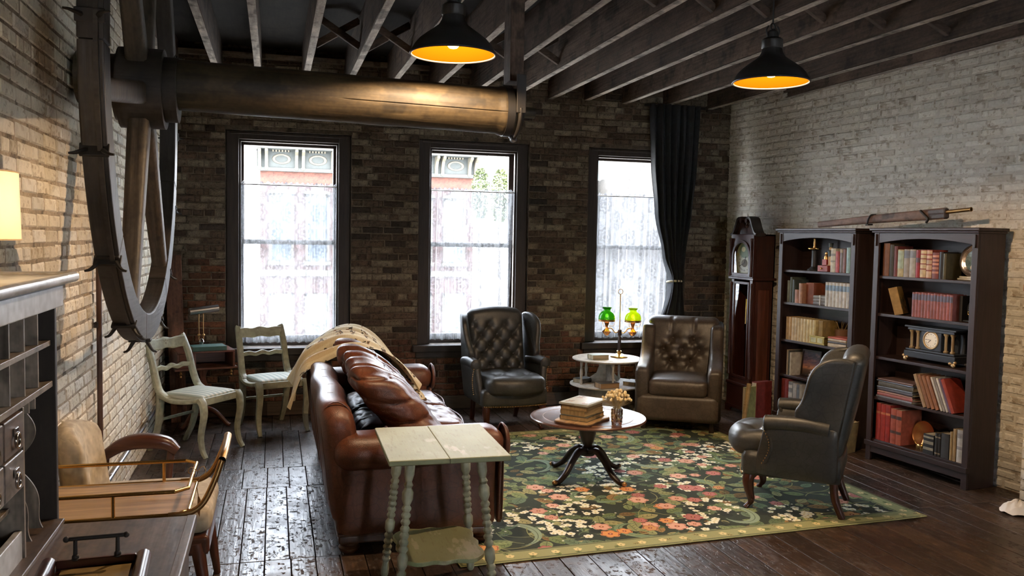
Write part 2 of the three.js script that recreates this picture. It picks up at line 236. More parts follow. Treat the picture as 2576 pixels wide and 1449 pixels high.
{ // left wall, old cream paint worn off along the joints
  const w = structGroup('wall_left', 'worn cream painted brick wall with brown joints'); w.position.set(XL, 0, ZW); w.rotation.y = PI / 2;
  part('mortar', bb(-(ZF - ZW) - 0.3, -0.4, -0.34, 0, DECK + 1.2, -0.001), std({ color: C(0.56, 0.45, 0.32), map: T.brick, roughness: 1, bumpMap: T.brickB, bumpScale: 0.004 }), w, 0);
  brickWall(w, { s0: -6.6, s1: 0, h: DECK, course: 0.066, len: 0.2, chamfer: 0.007, tones: whiteTones, map: rep(T.white, 1.3), bump: rep(T.brickB, 2), seed: 301, proud: 0.004,
    pick: (x, y, r) => { const q = r() + 0.35 * (vn(x * 2, y * 2, 99, 99, 8) - 0.5); return q < 0.3 ? 0 : q < 0.5 ? 1 : q < 0.72 ? 2 : q < 0.82 ? 3 : q < 0.93 ? 4 : 5; },
    hidden: (x, y) => (x < 150 && y > 700) || (x > 210 && x < 285 && y < 700) });
}
const wallR = structGroup('wall_right', 'white painted brick wall behind the bookcases');
{ // right wall, thick white paint over uneven brick; it stands a little out of square
  const w = wallR; w.position.set(XR, 0, ZW); w.rotation.y = -1.486;
  part('mortar', bb(-0.3, -0.4, -0.34, ZF - ZW + 0.6, DECK + 0.5, -0.001), std({ color: C(0.66, 0.64, 0.59), map: T.white, roughness: 0.95, bumpMap: T.brickB, bumpScale: 0.004 }), w, 0);
  brickWall(w, { s0: 0, s1: 4.6, h: 3.16, course: 0.065, len: 0.205, chamfer: 0.01, tones: [[0.78, 0.77, 0.73], [0.73, 0.72, 0.68], [0.82, 0.81, 0.77], [0.7, 0.7, 0.67], [0.77, 0.75, 0.69], [0.62, 0.58, 0.52]], map: rep(T.white, 1.1), bump: rep(T.brickB, 2), seed: 501, proud: 0.005,
    pick: (x, y, r) => { const q = r(); return q < 0.3 ? 0 : q < 0.5 ? 1 : q < 0.72 ? 2 : q < 0.86 ? 3 : q < 0.96 ? 4 : 5; },
    hidden: (x, y) => y > 560 && x > 1955 });
  // timber plate along the top of the wall
  part('wall_plate', bb(0, 3.14, 0.001, 10, DECK, 0.06), M.deck, w);
}
{ // unseen wall behind the camera; its one window is added as fill light
  const w = structGroup('wall_front', 'plain plaster wall with one added fill window behind the camera'), ops = [[1.9, 2.6]], xs = [XL - 0.3, ...ops.flat(), 6], y0 = 1.0, y1 = 2.2, cs = [bb(XL - 0.3, -0.4, ZF, 6, y0, ZF + 0.3), bb(XL - 0.3, y1, ZF, 6, DECK + 1.2, ZF + 0.3)];
  for (let i = 0; i < xs.length; i += 2) cs.push(bb(xs[i], y0, ZF, xs[i + 1], y1, ZF + 0.3));
  part('plaster', cs, M.plaster, w);
  ops.forEach(([a, b], n) => { const g = structGroup('window_' + (n + 4), 'added fill window behind the camera'); part('frame', [bb(a, y0, ZF + 0.05, a + 0.06, y1, ZF + 0.12), bb(b - 0.06, y0, ZF + 0.05, b, y1, ZF + 0.12), bb(a, y0, ZF + 0.05, b, y0 + 0.06, ZF + 0.12), bb(a, y1 - 0.06, ZF + 0.05, b, y1, ZF + 0.12), bb(a, 1.76, ZF + 0.05, b, 1.8, ZF + 0.12)], M.frameWood, g); part('pane', place(prep(new THREE.PlaneGeometry(b - a, y1 - y0)), (a + b) / 2, (y0 + y1) / 2, ZF + 0.08), M.glass, g); });
}
{ // brick ledge beyond the right bookcase
  const g = thing('brick_chimney_breast', 'low painted brick chimney breast at the right edge beside the bookcase', 'chimney', [4.818 - 0.012, 0, -4.40], -1.486);
  const mats = whiteTones.slice(0, 5).map((c) => std({ color: C(...c), map: T.white, roughness: 0.95, bumpMap: T.brickB, bumpScale: 0.003 }));
  part('core', bb(0.012, 0.001, 0.012, 1.2, 1.36, 0.1), std({ color: C(0.4, 0.33, 0.25), map: T.brick, roughness: 1 }), g);
  for (let j = 0; j < 20; j++) for (let i = 0; i < 3; i++) part('brick', bb(i * 0.21 + (j % 2 ? 0.002 : 0.1) - (i || j % 2 ? 0 : 0.1), j * 0.068 + 0.003, 0.05, i * 0.21 + 0.204 + (j % 2 ? 0 : 0.1), j * 0.068 + 0.064, 0.112, 0.005), mats[(i * 3 + j * 7) % 5], g);
  part('ledge', bb(-0.03, 1.361, 0.0, 1.2, 1.41, 0.14, 0.006), std({ color: C(0.5, 0.24, 0.15), map: T.brick, roughness: 0.9 }), g);
  const c = single('white_cloth', warp(sheet(24, 24, (u, v) => { const a = u * 2 * PI, q = Math.sqrt(v); return [Math.cos(a) * q * 0.11, 0.004 + (1 - v) * 0.07 * (0.7 + 0.5 * N3(Math.cos(a) * 3 + 5, Math.sin(a) * 3 + 5, v * 3)) + 0.006 * (1 + Math.sin(a * 7 + v * 5)), Math.sin(a) * q * 0.1]; }), (x, y, z) => [x, Math.max(0.003, y), z]), std({ color: C(0.7, 0.68, 0.64), roughness: 0.9, side: THREE.DoubleSide }), 'crumpled white cloth on the floor at the right edge', 'cloth');
  c.position.set(4.46, 0, -4.17);
}

// ---------- floor ----------
{
  const f = structGroup('floor', 'dark varnished old floorboards'), r = rng(77), tints = [[0.1, 0.068, 0.05], [0.13, 0.092, 0.07], [0.085, 0.06, 0.047], [0.15, 0.105, 0.08], [0.115, 0.075, 0.052]].map((c) => { const m = M.floor.clone(); m.color = C(...c); return m; });
  part('subfloor', bb(XL - 0.3, -0.4, ZW - 0.3, 6, -0.028, ZF + 0.3), M.sub, f);
  const rows = [[ZW, -7.3], [-7.3, -6.15], [-6.15, -5.67], [-5.67, -4.385], [-4.385, -3.1], [-3.1, ZF]];
  rows.forEach(([z0, z1], k) => {
    for (let x = XL + (k % 2 ? -0.05 : 0); x < 5.1;) {
      const w = rr(0.115, 0.16, r), dz = k > 0 && k < 5 && r() < 0.16 ? 0 : 0, a = z0 + 0.0015 + dz, b = z1 - 0.0015, up = rr(-0.0018, 0.0012, r);
      const q = rbox(w - 0.004, 0.026, b - a, 0.0025, x + w / 2, -0.013 + up, (a + b) / 2, 0, 0, rr(-0.006, 0.006, r));
      part('floorboard', q, tints[Math.floor(r() * 5)], f, 2); x += w;
    }
  });
}
// ---------- ceiling ----------
const JX = [-0.82, -0.46, -0.13, 0.265, 0.64, 1.02, 1.41, 1.8, 2.2, 2.575, 2.944, 3.342, 3.785, 4.28, 4.62];
{
  const c = structGroup('ceiling', 'open timber ceiling with rows of sawn joists'), r = rng(91);
  const litWash = std({ color: C(0.62, 0.54, 0.47), map: T.old, roughness: 0.9, bumpMap: T.oldB, bumpScale: 0.003 }), jm = [[0.15, 0.098, 0.07], [0.12, 0.08, 0.06], [0.17, 0.115, 0.085]].map((q) => { const m = M.joist.clone(); m.color = C(...q); return m; });
  // boards above; a slot is left for the wheel
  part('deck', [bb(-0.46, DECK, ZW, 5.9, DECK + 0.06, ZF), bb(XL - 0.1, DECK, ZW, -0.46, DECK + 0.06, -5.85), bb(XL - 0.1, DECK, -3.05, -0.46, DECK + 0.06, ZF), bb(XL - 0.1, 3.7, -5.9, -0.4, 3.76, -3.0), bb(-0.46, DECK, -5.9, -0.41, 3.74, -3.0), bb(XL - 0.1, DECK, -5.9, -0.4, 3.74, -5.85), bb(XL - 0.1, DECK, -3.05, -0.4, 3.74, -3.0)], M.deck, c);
  JX.forEach((x, i) => {
    const dip = rr(-0.006, 0.006, r), g = new THREE.BoxGeometry(0.056, DECK - TOP, ZF - ZW, 2, 3, 90); g.deleteAttribute('uv');
    const p = g.attributes.position; for (let k = 0; k < p.count; k++) { const z = p.getZ(k), y = p.getY(k); if (y < 0.13) { p.setX(k, p.getX(k) + 0.007 * (N3(z * 4, y * 6, i * 9) - 0.5)); if (y < -0.1) p.setY(k, y + dip + 0.008 * (N3(z * 3 + 40, i * 5, 3) - 0.5)); } }
    g.computeVertexNormals(); const jo = part('joist', place(prep(toCreasedNormals(g, 0.6)), x, (TOP + DECK) / 2, (ZW + ZF) / 2), jm[i % 3], c, 2);
    part('lit_whitewashed_edge', rbox(0.05, 0.006, ZF - ZW - 0.02, 0.002, x, TOP - 0.006 + dip, (ZW + ZF) / 2), litWash, jo, 2);  // pale underside strip: bounce light put into its colour, over whitewash remains
  });
  // crossed struts between the joists
  for (const zb of [-6.55, -4.75]) for (let i = 3; i < JX.length - 2; i++) {
    if (zb < -6 && i > 7) continue; const a = JX[i] + 0.028, b = JX[i + 1] - 0.028, w = b - a, L = Math.hypot(w, 0.2), an = Math.atan2(0.2, w);
    part('bridging_strut', rbox(L, 0.05, 0.035, 0.003, (a + b) / 2, 3.14, zb, 0, 0, an), jm[i % 3], c, 0); part('bridging_strut', rbox(L, 0.05, 0.035, 0.003, (a + b) / 2, 3.14, zb + 0.04, 0, 0, -an), jm[(i + 1) % 3], c, 0);
  }
}
// ---------- windows ----------
T.lace = tex(512, 512, (u, v) => { let q = 0; for (let k = 0; k < 2; k++) { const x = (u * 4 + k * 0.5) % 1 - 0.5, y = (v * 4 + k * 0.5) % 1 - 0.5, d = Math.hypot(x, y), a = Math.atan2(y, x); q = Math.max(q, sstep(0.04, 0, Math.abs(d - 0.2 - 0.03 * Math.cos(a * 8))), sstep(0.03, 0, Math.abs(d - 0.1 - 0.02 * Math.cos(a * 5))), d < 0.045 ? 1 : 0); } const net = Math.abs(Math.sin(u * PI * 128)) * Math.abs(Math.sin(v * PI * 128)); return clamp(0.325 + 0.06 * q + 0.03 * net); }, false);
T.laceC = tex(512, 512, (u, v) => { let q = 0; for (let k = 0; k < 2; k++) { const x = (u * 3 + k * 0.5) % 1 - 0.5, y = (v * 3 + k * 0.5) % 1 - 0.5, d = Math.hypot(x, y), a = Math.atan2(y, x); q = Math.max(q, sstep(0.05, 0, Math.abs(d - 0.24 - 0.03 * Math.cos(a * 8))), sstep(0.04, 0, Math.abs(d - 0.13 - 0.025 * Math.cos(a * 5))), d < 0.05 ? 1 : 0); } return 0.96 - 0.16 * q - 0.05 * fbm(u, v, 90, 90, 1, 3); });
const laceMat = phys({ color: C(0.37, 0.39, 0.43), map: T.laceC, roughness: 1, roughnessMap: rep(T.lace, 2.2), transmission: 0.95, thickness: 0, side: THREE.DoubleSide });
const winLabel = ['tall dark wood sash window nearest the writing table', 'tall dark wood sash window behind the wingback chair', 'tall dark wood sash window beside the dark drape'];
WIN.forEach(([a, b], n) => {
  const w = structGroup('window_' + (n + 1), winLabel[n]), f = M.frameWood, z = ZW, ia = a + 0.11, ib = b - 0.11, sw = 0.05;
  w.position.set(0, 0, 0);
  part('casing', [bb(a + 0.004, WY0 + 0.02, z - 0.13, ia, WY1 - 0.004, z - 0.035, 0.006), bb(ib, WY0 + 0.02, z - 0.13, b - 0.004, WY1 - 0.004, z - 0.035, 0.006), bb(ia, WY1 - 0.075, z - 0.13, ib, WY1 - 0.004, z - 0.035, 0.006), bb(a + 0.03, WY1 - 0.03, z - 0.05, b - 0.03, WY1 - 0.008, z - 0.018, 0.004)], f, w);
  part('stop', [bb(ia, WY0 + 0.02, z - 0.1, ia + 0.018, WY1 - 0.07, z - 0.06, 0.004), bb(ib - 0.018, WY0 + 0.02, z - 0.1, ib, WY1 - 0.07, z - 0.06, 0.004), bb(ia, WY1 - 0.093, z - 0.1, ib, WY1 - 0.075, z - 0.06, 0.004)], f, w);
  part('jamb', [bb(a + 0.003, WY0, z - 0.33, ia - 0.03, WY1, z - 0.13), bb(ib + 0.03, WY0, z - 0.33, b - 0.003, WY1, z - 0.13), bb(ia - 0.03, WY1 - 0.06, z - 0.33, ib + 0.03, WY1 - 0.003, z - 0.13)], f, w);
  part('sill', [bb(a - 0.05, WY0 - 0.045, z - 0.3, b + 0.05, WY0 + 0.018, z + 0.055, 0.008), bb(a - 0.02, WY0 - 0.1, z + 0.002, b + 0.02, WY0 - 0.045, z + 0.03, 0.005)], f, w);
  for (const [y0, y1, zs] of [[1.545, WY1 - 0.06, z - 0.22], [WY0 + 0.02, 1.59, z - 0.17]]) {
    const s = part('sash', [bb(ia - 0.028, y0, zs - 0.02, ia + sw - 0.01, y1, zs + 0.02, 0.004), bb(ib - sw + 0.01, y0, zs - 0.02, ib + 0.028, y1, zs + 0.02, 0.004), bb(ia, y1 - (y1 > 2 ? 0.05 : 0.04), zs - 0.02, ib, y1, zs + 0.02, 0.004), bb(ia, y0, zs - 0.02, ib, y0 + (y0 < 1 ? 0.09 : 0.04), zs + 0.02, 0.004)], f, w);
    const p = part('pane', bb(ia + 0.03, y0 + 0.03, zs - 0.001, ib - 0.03, y1 - 0.03, zs + 0.001), M.glass, s);
    p.geometry = geo([place(prep(new THREE.PlaneGeometry(ib - ia - 0.06, y1 - y0 - 0.06)), (ia + ib) / 2, (y0 + y1) / 2, zs)]);
  }
  // half curtain of lace on a rod
  const seed = n * 13.7, cw = ib - ia - 0.03, y0 = 0.645, y1 = 2.105, hang = [0, 0.02, 0.0][n];
  const t = thing('lace_curtain', ['white lace half curtain in the window nearest the writing table', 'white lace half curtain in the window behind the wingback chair', 'white lace half curtain in the window beside the dark drape'][n], 'curtain', [0, 0, 0], 0, 'lace curtains');
  part('cloth', uvOf(sheet(150, 40, (u, v) => {
    const edge = n === 1 ? 0.05 * (1 - v) * (u > 0.5 ? 1 : 0.3) : 0.012 * (1 - v), x = lerp(ia + 0.012 + edge * 0.4, ib - 0.012 - edge, u), am = 0.009 + 0.016 * vn(u * 9 + seed, 0, 999, 999, 4), ph = u * 60 + 7 * vn(u * 6 + seed, 1.5, 999, 999, 6) + 1.2 * Math.sin(v * 2 + seed);
    const sc = v === 0 ? 0.012 * Math.abs(Math.sin(u * PI * 13)) : 0;
    return [x, lerp(y0 + hang * 0.3 + sc, y1, v) + (v > 0.98 ? 0.008 * Math.sin(ph * 2) : 0), z - 0.088 + am * Math.sin(ph) * lerp(1, 0.55, v) + 0.006 * Math.sin(ph * 2.3 + 1)];
  }), (x, y) => [x * 1.25, y]), laceMat, t);
  part('rod', cyl(0.006, 0.006, cw + 0.03, (ia + ib) / 2, 2.08, z - 0.072, 0, 0, PI / 2, 10), M.steel, t);
});
{ // long dark drape tied back beside the third window
  const t = thing('dark_drape', 'long charcoal drape tied back with a pale cord beside the window', 'curtain');
  const key = (l, y) => { for (let i = 0; i < l.length - 1; i++) if (y <= l[i][0] && y >= l[i + 1][0]) { const q = (l[i][0] - y) / (l[i][0] - l[i + 1][0]), s = q * q * (3 - 2 * q); return lerp(l[i][1], l[i + 1][1], lerp(q, s, 0.6)); } return l[l.length - 1][1]; };
  const Lx = [[2.99, 3.575], [2.4, 3.6], [1.9, 3.65], [1.5, 3.74], [1.25, 3.83], [1.15, 3.82], [0.7, 3.7], [0.03, 3.68]], Rx = [[2.99, 4.11], [2.4, 4.09], [1.9, 4.05], [1.5, 3.99], [1.25, 3.945], [1.15, 3.955], [0.7, 4.02], [0.03, 4.06]];
  part('cloth', sheet(120, 70, (u, v) => { const y = lerp(0.03, 2.99, v), a = key(Lx, y), b = key(Rx, y), w = b - a, k = 0.035 + 0.02 * sstep(0.3, 0.1, w), ph = u * 2 * PI * 6.5 + 0.7 * Math.sin(y * 1.7); return [lerp(a, b, u) + 0.008 * Math.sin(ph * 0.5 + y), y, ZW + 0.115 + k * Math.sin(ph) + 0.012 * Math.sin(ph * 2.1 + y * 2) + 0.03 * Math.sin(u * PI)]; }), std({ color: C(0.034, 0.038, 0.046), map: T.mottle, roughness: 0.85, side: THREE.DoubleSide }), t);
  part('tieback', [torus(0.072, 0.011, 3.888, 1.235, ZW + 0.115, PI / 2 - 0.12, 0, 0, 30, 8).scale(1, 1, 1)], std({ color: C(0.55, 0.5, 0.38), roughness: 0.7 }), t, undefined, 'pale cord tieback');
  part('rod', cyl(0.012, 0.012, 0.66, 3.85, 2.975, ZW + 0.1, 0, 0, PI / 2, 12), M.iron, t);
}
// ---------- street outside ----------
{
  struct('street', bb(-60, -4.7, -80, 80, -4.5, ZW - 0.4), std({ color: C(0.4, 0.39, 0.37), map: T.mottle, roughness: 0.95 }), 'pale street below the windows');
  const g = thing('brick_building', 'red brick building with ornate cornice across the street', 'building'), z = -30, x0 = -0.45, x1 = 6.9;
  const red = std({ color: C(0.062, 0.0185, 0.0105), map: T.brick, roughness: 0.95 }), red2 = std({ color: C(0.055, 0.018, 0.013), map: T.brick, roughness: 0.95 }), corn = std({ color: C(0.015, 0.019, 0.0185), map: T.mottle, roughness: 0.8 }), cream = std({ color: C(0.078, 0.068, 0.048), map: T.mottle, roughness: 0.8 }), dark = std({ color: C(0.03, 0.04, 0.05), roughness: 0.15 });
  part('wall', bb(x0, -4.5, z - 8, x1, 3.0, z), red2, g); part('upper_wall', bb(x0, 3.0, z - 8, x1, 4.45, z), red, g);
  part('cornice', [bb(x0 - 0.1, 3.85, z, x1 + 0.1, 4.5, z + 0.12), bb(x0 - 0.3, 4.42, z - 0.5, x1 + 0.3, 4.56, z + 0.75), bb(x0 - 0.15, 3.72, z, x1 + 0.15, 3.84, z + 0.2)], corn, g);
  const step = (x1 - x0 - 0.2) / 6;
  for (let i = 0; i <= 6; i++) for (const s of [-0.11, 0.11]) part('bracket', [ext([[0, 0], [0.14, 0], [0.16, 0.2], [0.3, 0.4], [0.55, 0.5], [0.55, 0.58], [0, 0.58]], 0.1, 0.012).rotateY(-PI / 2).translate(x0 + 0.1 + i * step + s + 0.05, 3.84, z + 0.1), ball(0.07, x0 + 0.1 + i * step + s, 3.82, z + 0.2)], cream, g);
  for (let i = 0; i < 6; i++) {
    const cx = x0 + 0.1 + (i + 0.5) * step;
    part('panel', place(prep(new THREE.TorusGeometry(0.17, 0.035, 8, 28).scale(1.5, 0.85, 1)), cx, 4.13, z + 0.13), cream, g);
    for (let k = 0; k < 6; k++) part('dentil', bb(cx - 0.3 + k * 0.1, 4.36, z + 0.12, cx - 0.25 + k * 0.1, 4.43, z + 0.26), cream, g);
    part('hood', ext([[-0.48, 0], [-0.4, 0.1], [-0.22, 0.13], [0, 0.36], [0.22, 0.13], [0.4, 0.1], [0.48, 0]], 0.22, 0.02).translate(cx, 2.98, z), cream, g);
    for (const [ya, yb] of [[0.7, 2.98], [-2.6, -0.4]]) {
      const wd = part('window', [bb(cx - 0.4, ya, z, cx - 0.32, yb, z + 0.08), bb(cx + 0.32, ya, z, cx + 0.4, yb, z + 0.08), bb(cx - 0.4, yb - 0.08, z, cx + 0.4, yb, z + 0.08), bb(cx - 0.45, ya - 0.12, z, cx + 0.45, ya, z + 0.15), bb(cx - 0.32, (ya + yb) / 2 - 0.03, z, cx + 0.32, (ya + yb) / 2 + 0.03, z + 0.05)], cream, g);
      part('pane', bb(cx - 0.32, ya, z - 0.01, cx + 0.32, yb, z + 0.02), dark, wd);
    }
  }
  part('belt_course', bb(x0 - 0.05, 0.2, z, x1 + 0.05, 0.4, z + 0.1), cream, g);
  // street trees
  const leaf = [[0.03, 0.042, 0.011], [0.036, 0.046, 0.012], [0.14, 0.17, 0.05]].map((c) => std({ color: C(...c), roughness: 0.8, side: THREE.DoubleSide }));
  [[6.08, -25.5, 3.72, 'leafy street tree on the left of the pair outside'], [6.32, -24.0, 3.6, 'leafy street tree on the right of the pair outside']].forEach(([x, zz, top, lab], n) => {
    const t = thing('street_tree', lab, 'tree', [x, -4.5, zz], 0, 'street trees'), r = rng(900 + n), H = top + 4.5;
    part('trunk', sweep([[0, 0, 0], [0.04, H * 0.4, 0.02], [-0.03, H * 0.75, 0], [0, H - 0.4, 0]], (q) => lerp(0.09, 0.02, q), { m: 8 }), M.oldTimber, t);
    const gs = []; for (let i = 0; i < 1500; i++) { const a = r() * 2 * PI, y = r(), ra = 0.25 * Math.pow(Math.sin(Math.min(1, 0.06 + y * 0.92) * PI), 0.5) * Math.pow(r(), 0.4) + 0.02, s = rr(0.03, 0.06, r); gs.push(place(prep(new THREE.CircleGeometry(s, 5).scale(1, 0.6, 1)), Math.cos(a) * ra * 1.1, H - 1.5 + y * 1.5, Math.sin(a) * ra, rr(-1.4, 1.4, r), r() * 6, rr(-1, 1, r))); }
    const m = part('foliage', gs, leaf[n], t); m.userData.kind = 'stuff';
  });
  const g2 = thing('grey_brick_building', 'grey brick gabled building seen through the window beside the drape', 'building'), grey = std({ color: C(0.032, 0.028, 0.025), map: T.brick, roughness: 0.95 });
  part('wall', ext([[12.55, -4.5], [19, -4.5], [19, 5.5], [14.4, 5.2], [13.4, 4.6], [12.9, 4.2], [12.55, 4.0]], 6).translate(0, 0, -36), grey, g2);
  part('chimney', [bb(11.75, -4.5, -33, 12.3, 4.15, -32), bb(11.7, 4.15, -33.05, 12.35, 4.25, -31.95)], grey, g2);
  part('roof_vent', [cyl(0.09, 0.07, 0.7, 12.35, 4.3, -31.8), ball(0.13, 12.35, 4.7, -31.8)], std({ color: C(0.2, 0.32, 0.36), roughness: 0.6 }), g2);
  part('red_pot', cyl(0.1, 0.12, 0.35, 12.05, 3.6, -31.6), red, g2);
}

// ---------- hoist: big wooden wheel on a long shaft ----------
{
  const g = thing('hoist_wheel', 'huge old wooden hoist wheel on a long round timber shaft under the joists', 'wheel', [0, 0, 0]);
  const zc = -4.48, yc = 2.31, Ro = 1.185, xr = -0.572, xl = -0.66, ri = 1.06;
  // shaft with a drying crack along the front
  const ang = []; for (let k = 0; k < 48; k++) ang.push(k / 48 * 2 * PI);
  const c0 = 0.16; ang.push(c0 - 0.05, c0 - 0.018, c0, c0 + 0.018, c0 + 0.05); ang.sort((a, b) => a - b);
  const xs = []; for (let i = 0; i <= 110; i++) xs.push(lerp(XL + 0.03, 1.262, i / 110));
  const na = ang.length;
  part('shaft', sheet(na, xs.length - 1, (u, v) => {
    const x = xs[Math.round(v * (xs.length - 1))], a = ang[Math.round(u * na) % na], fc = sstep(0.3, 0.42, x) * sstep(1.2, 1.12, x) , crack = Math.abs(a - c0) < 0.001 ? 0.012 * fc : 0;
    const r = (x > 1.16 && x < 1.2 ? 0.129 : 0.121) + 0.005 * (N3(x * 3, a * 2, 5) - 0.5) - crack;
    return [x, 2.345 + 0.02 * (0.2 - x) * 1.0 + r * Math.sin(-a), zc + r * Math.cos(a)];
  }, { closeU: true }), M.shaft, g, 0);
  part('shaft_end', [cyl(0.12, 0.12, 0.012, 1.266, 2.325, zc, 0, 0, PI / 2, 40), cyl(0.03, 0.03, 0.1, 1.31, 2.325, zc, 0, 0, PI / 2, 16)], M.shaft, g);
  part('iron_band', [lathe([[0.122, -0.022], [0.134, -0.02], [0.134, 0.02], [0.122, 0.022]], 48, 1.2, 2.325, zc, 0, 0, PI / 2)], M.iron, g);
  // rim of felloes: one segment each
  const nf = 9, rim = std({ color: C(0.04, 0.034, 0.029), map: T.old, roughness: 0.55, bumpMap: T.oldB, bumpScale: 0.003 });
  for (let i = 0; i < nf; i++) {
    const a0 = i / nf * 2 * PI + 0.35, a1 = (i + 1) / nf * 2 * PI + 0.35 - 0.004, up = i % 2 ? 0.004 : 0, sh = new THREE.Shape(), n = 14;
    for (let k = 0; k <= n; k++) { const a = lerp(a0, a1, k / n), r = Ro + up; k ? sh.lineTo(r * Math.cos(a), r * Math.sin(a)) : sh.moveTo(r * Math.cos(a), r * Math.sin(a)); }
    for (let k = n; k >= 0; k--) { const a = lerp(a0, a1, k / n); sh.lineTo(ri * Math.cos(a), ri * Math.sin(a)); }
    part('felloe', ext(sh, xr - xl, 0.006).rotateY(PI / 2).translate(xl, yc, zc), rim, g);
  }
  part('groove_strip', [[xl + 0.055, 0.016]].map(([x, w]) => lathe([[Ro - 0.01, 0], [Ro + 0.012, 0], [Ro + 0.012, w], [Ro - 0.01, w]], 90).rotateZ(-PI / 2).translate(x, yc, zc)), rim, g);
  const sp = std({ color: C(0.085, 0.066, 0.045), map: T.old, roughness: 0.6, bumpMap: T.oldB, bumpScale: 0.003 });
  for (let i = 0; i < 6; i++) { const a = (22 + 60 * i) * PI / 180, dy = -Math.cos(a), dz = Math.sin(a); part('spoke', [sweep([[0, 0, 0], [0, dy * 0.5, dz * 0.5], [0, dy * (ri + 0.02), dz * (ri + 0.02)]], (t) => [lerp(0.055, 0.042, t), lerp(0.05, 0.036, t)], { n: 8, m: 20, pow: 12, up: [1, 0, 0] }).rotateY(0).translate((xl + xr) / 2, yc, zc)], sp, g, 1); }
  part('hub', [cyl(0.19, 0.19, 0.2, (xl + xr) / 2 + 0.01, yc + 0.02, zc, 0, 0, PI / 2, 32), cyl(0.155, 0.155, 0.28, (xl + xr) / 2 + 0.03, yc + 0.02, zc, 0, 0, PI / 2, 32)], M.oldTimber, g);
  // forked iron prongs round the rim
  for (let i = 0; i < 16; i++) {
    const a = (i * 22.5 + 4) * PI / 180, dy = -Math.cos(a), dz = Math.sin(a), o = [(xl + xr) / 2, yc + dy * (Ro - 0.01), zc + dz * (Ro - 0.01)];
    for (const s of [-1, 1]) part('prong', sweep([[o[0] + s * 0.02, o[1], o[2]], [o[0] + s * 0.038, o[1] + dy * 0.035, o[2] + dz * 0.035], [o[0] + s * 0.055, o[1] + dy * 0.062, o[2] + dz * 0.062], [o[0] + s * 0.074, o[1] + dy * 0.07, o[2] + dz * 0.07]], (t) => lerp(0.011, 0.004, t), { n: 8, m: 6, up: [0.1, 1, 0.3] }), M.iron, g);
    part('prong_plate', rbox(0.1, 0.014, 0.05, 0.004, 0, 0, 0, Math.atan2(dz, -dy), 0, 0).translate(...o.map((q, k) => q + [0, dy, dz][k] * 0.012)), M.iron, g);
  }
  const h = thing('shaft_hanger', 'dark timber post hung from the joists holding the shaft end', 'post', [1.245, 0, zc]);
  part('post', [rbox(0.075, 0.52, 0.14, 0.005, 0, 2.74, -0.02)], M.beam, h, 1);
  part('strap', [torus(0.14, 0.012, 0, 2.325, 0, 0, PI / 2, PI, 24, 6, PI).scale(1, 1, 1), rbox(0.05, 0.2, 0.012, 0.003, 0, 2.4, 0.142), rbox(0.05, 0.2, 0.012, 0.003, 0, 2.4, -0.142), cyl(0.018, 0.018, 0.03, 0, 2.18, 0.0, PI / 2)], M.iron, h);
  const p = thing('wall_pipe', 'thin brown pipe running up the cream brick wall behind the wheel', 'pipe', [XL + 0.034, 0, -4.9]);
  part('pipe', cyl(0.014, 0.014, 3.2, 0, 1.61, 0, 0, 0, 0, 12), std({ color: C(0.07, 0.035, 0.025), roughness: 0.5 }), p); part('clip', [0.4, 1.15, 2.2].map((y) => rbox(0.02, 0.03, 0.05, 0.003, -0.012, y, 0)), M.iron, p);
  const q = thing('steel_conduit', 'grey steel conduit running low along the cream brick wall', 'pipe', [XL + 0.03, 0.25, 0]);
  part('tube', tube([[0, 0, -7.9], [0, 0, -4.3]], 0.013, 1, 10), M.steel, q); part('bracket', [-7.2, -6.2, -5.2].map((z) => rbox(0.03, 0.04, 0.02, 0.003, -0.008, 0, z)), M.steel, q);
  part('coupling', [-6.62].map((z) => cyl(0.018, 0.018, 0.06, 0, 0, z, PI / 2)), M.steel, q);
  const tb = thing('leaning_timber', 'weathered reddish timber leaning in the corner behind the pale green chair', 'timber', [XL + 0.11, 0, ZW + 0.12]);
  part('post', [rbox(0.13, 1.45, 0.09, 0.006, 0.0, 0.722, 0.0, 0.02, 0.1, 0.03)], std({ color: C(0.2, 0.09, 0.055), map: T.old, roughness: 0.85, bumpMap: T.oldB, bumpScale: 0.004 }), tb, 1);
  part('wedge', rbox(0.1, 0.09, 0.06, 0.004, 0.1, 0.046, 0.03), std({ color: C(0.07, 0.05, 0.04), map: T.old, roughness: 0.85 }), tb, 1);
}
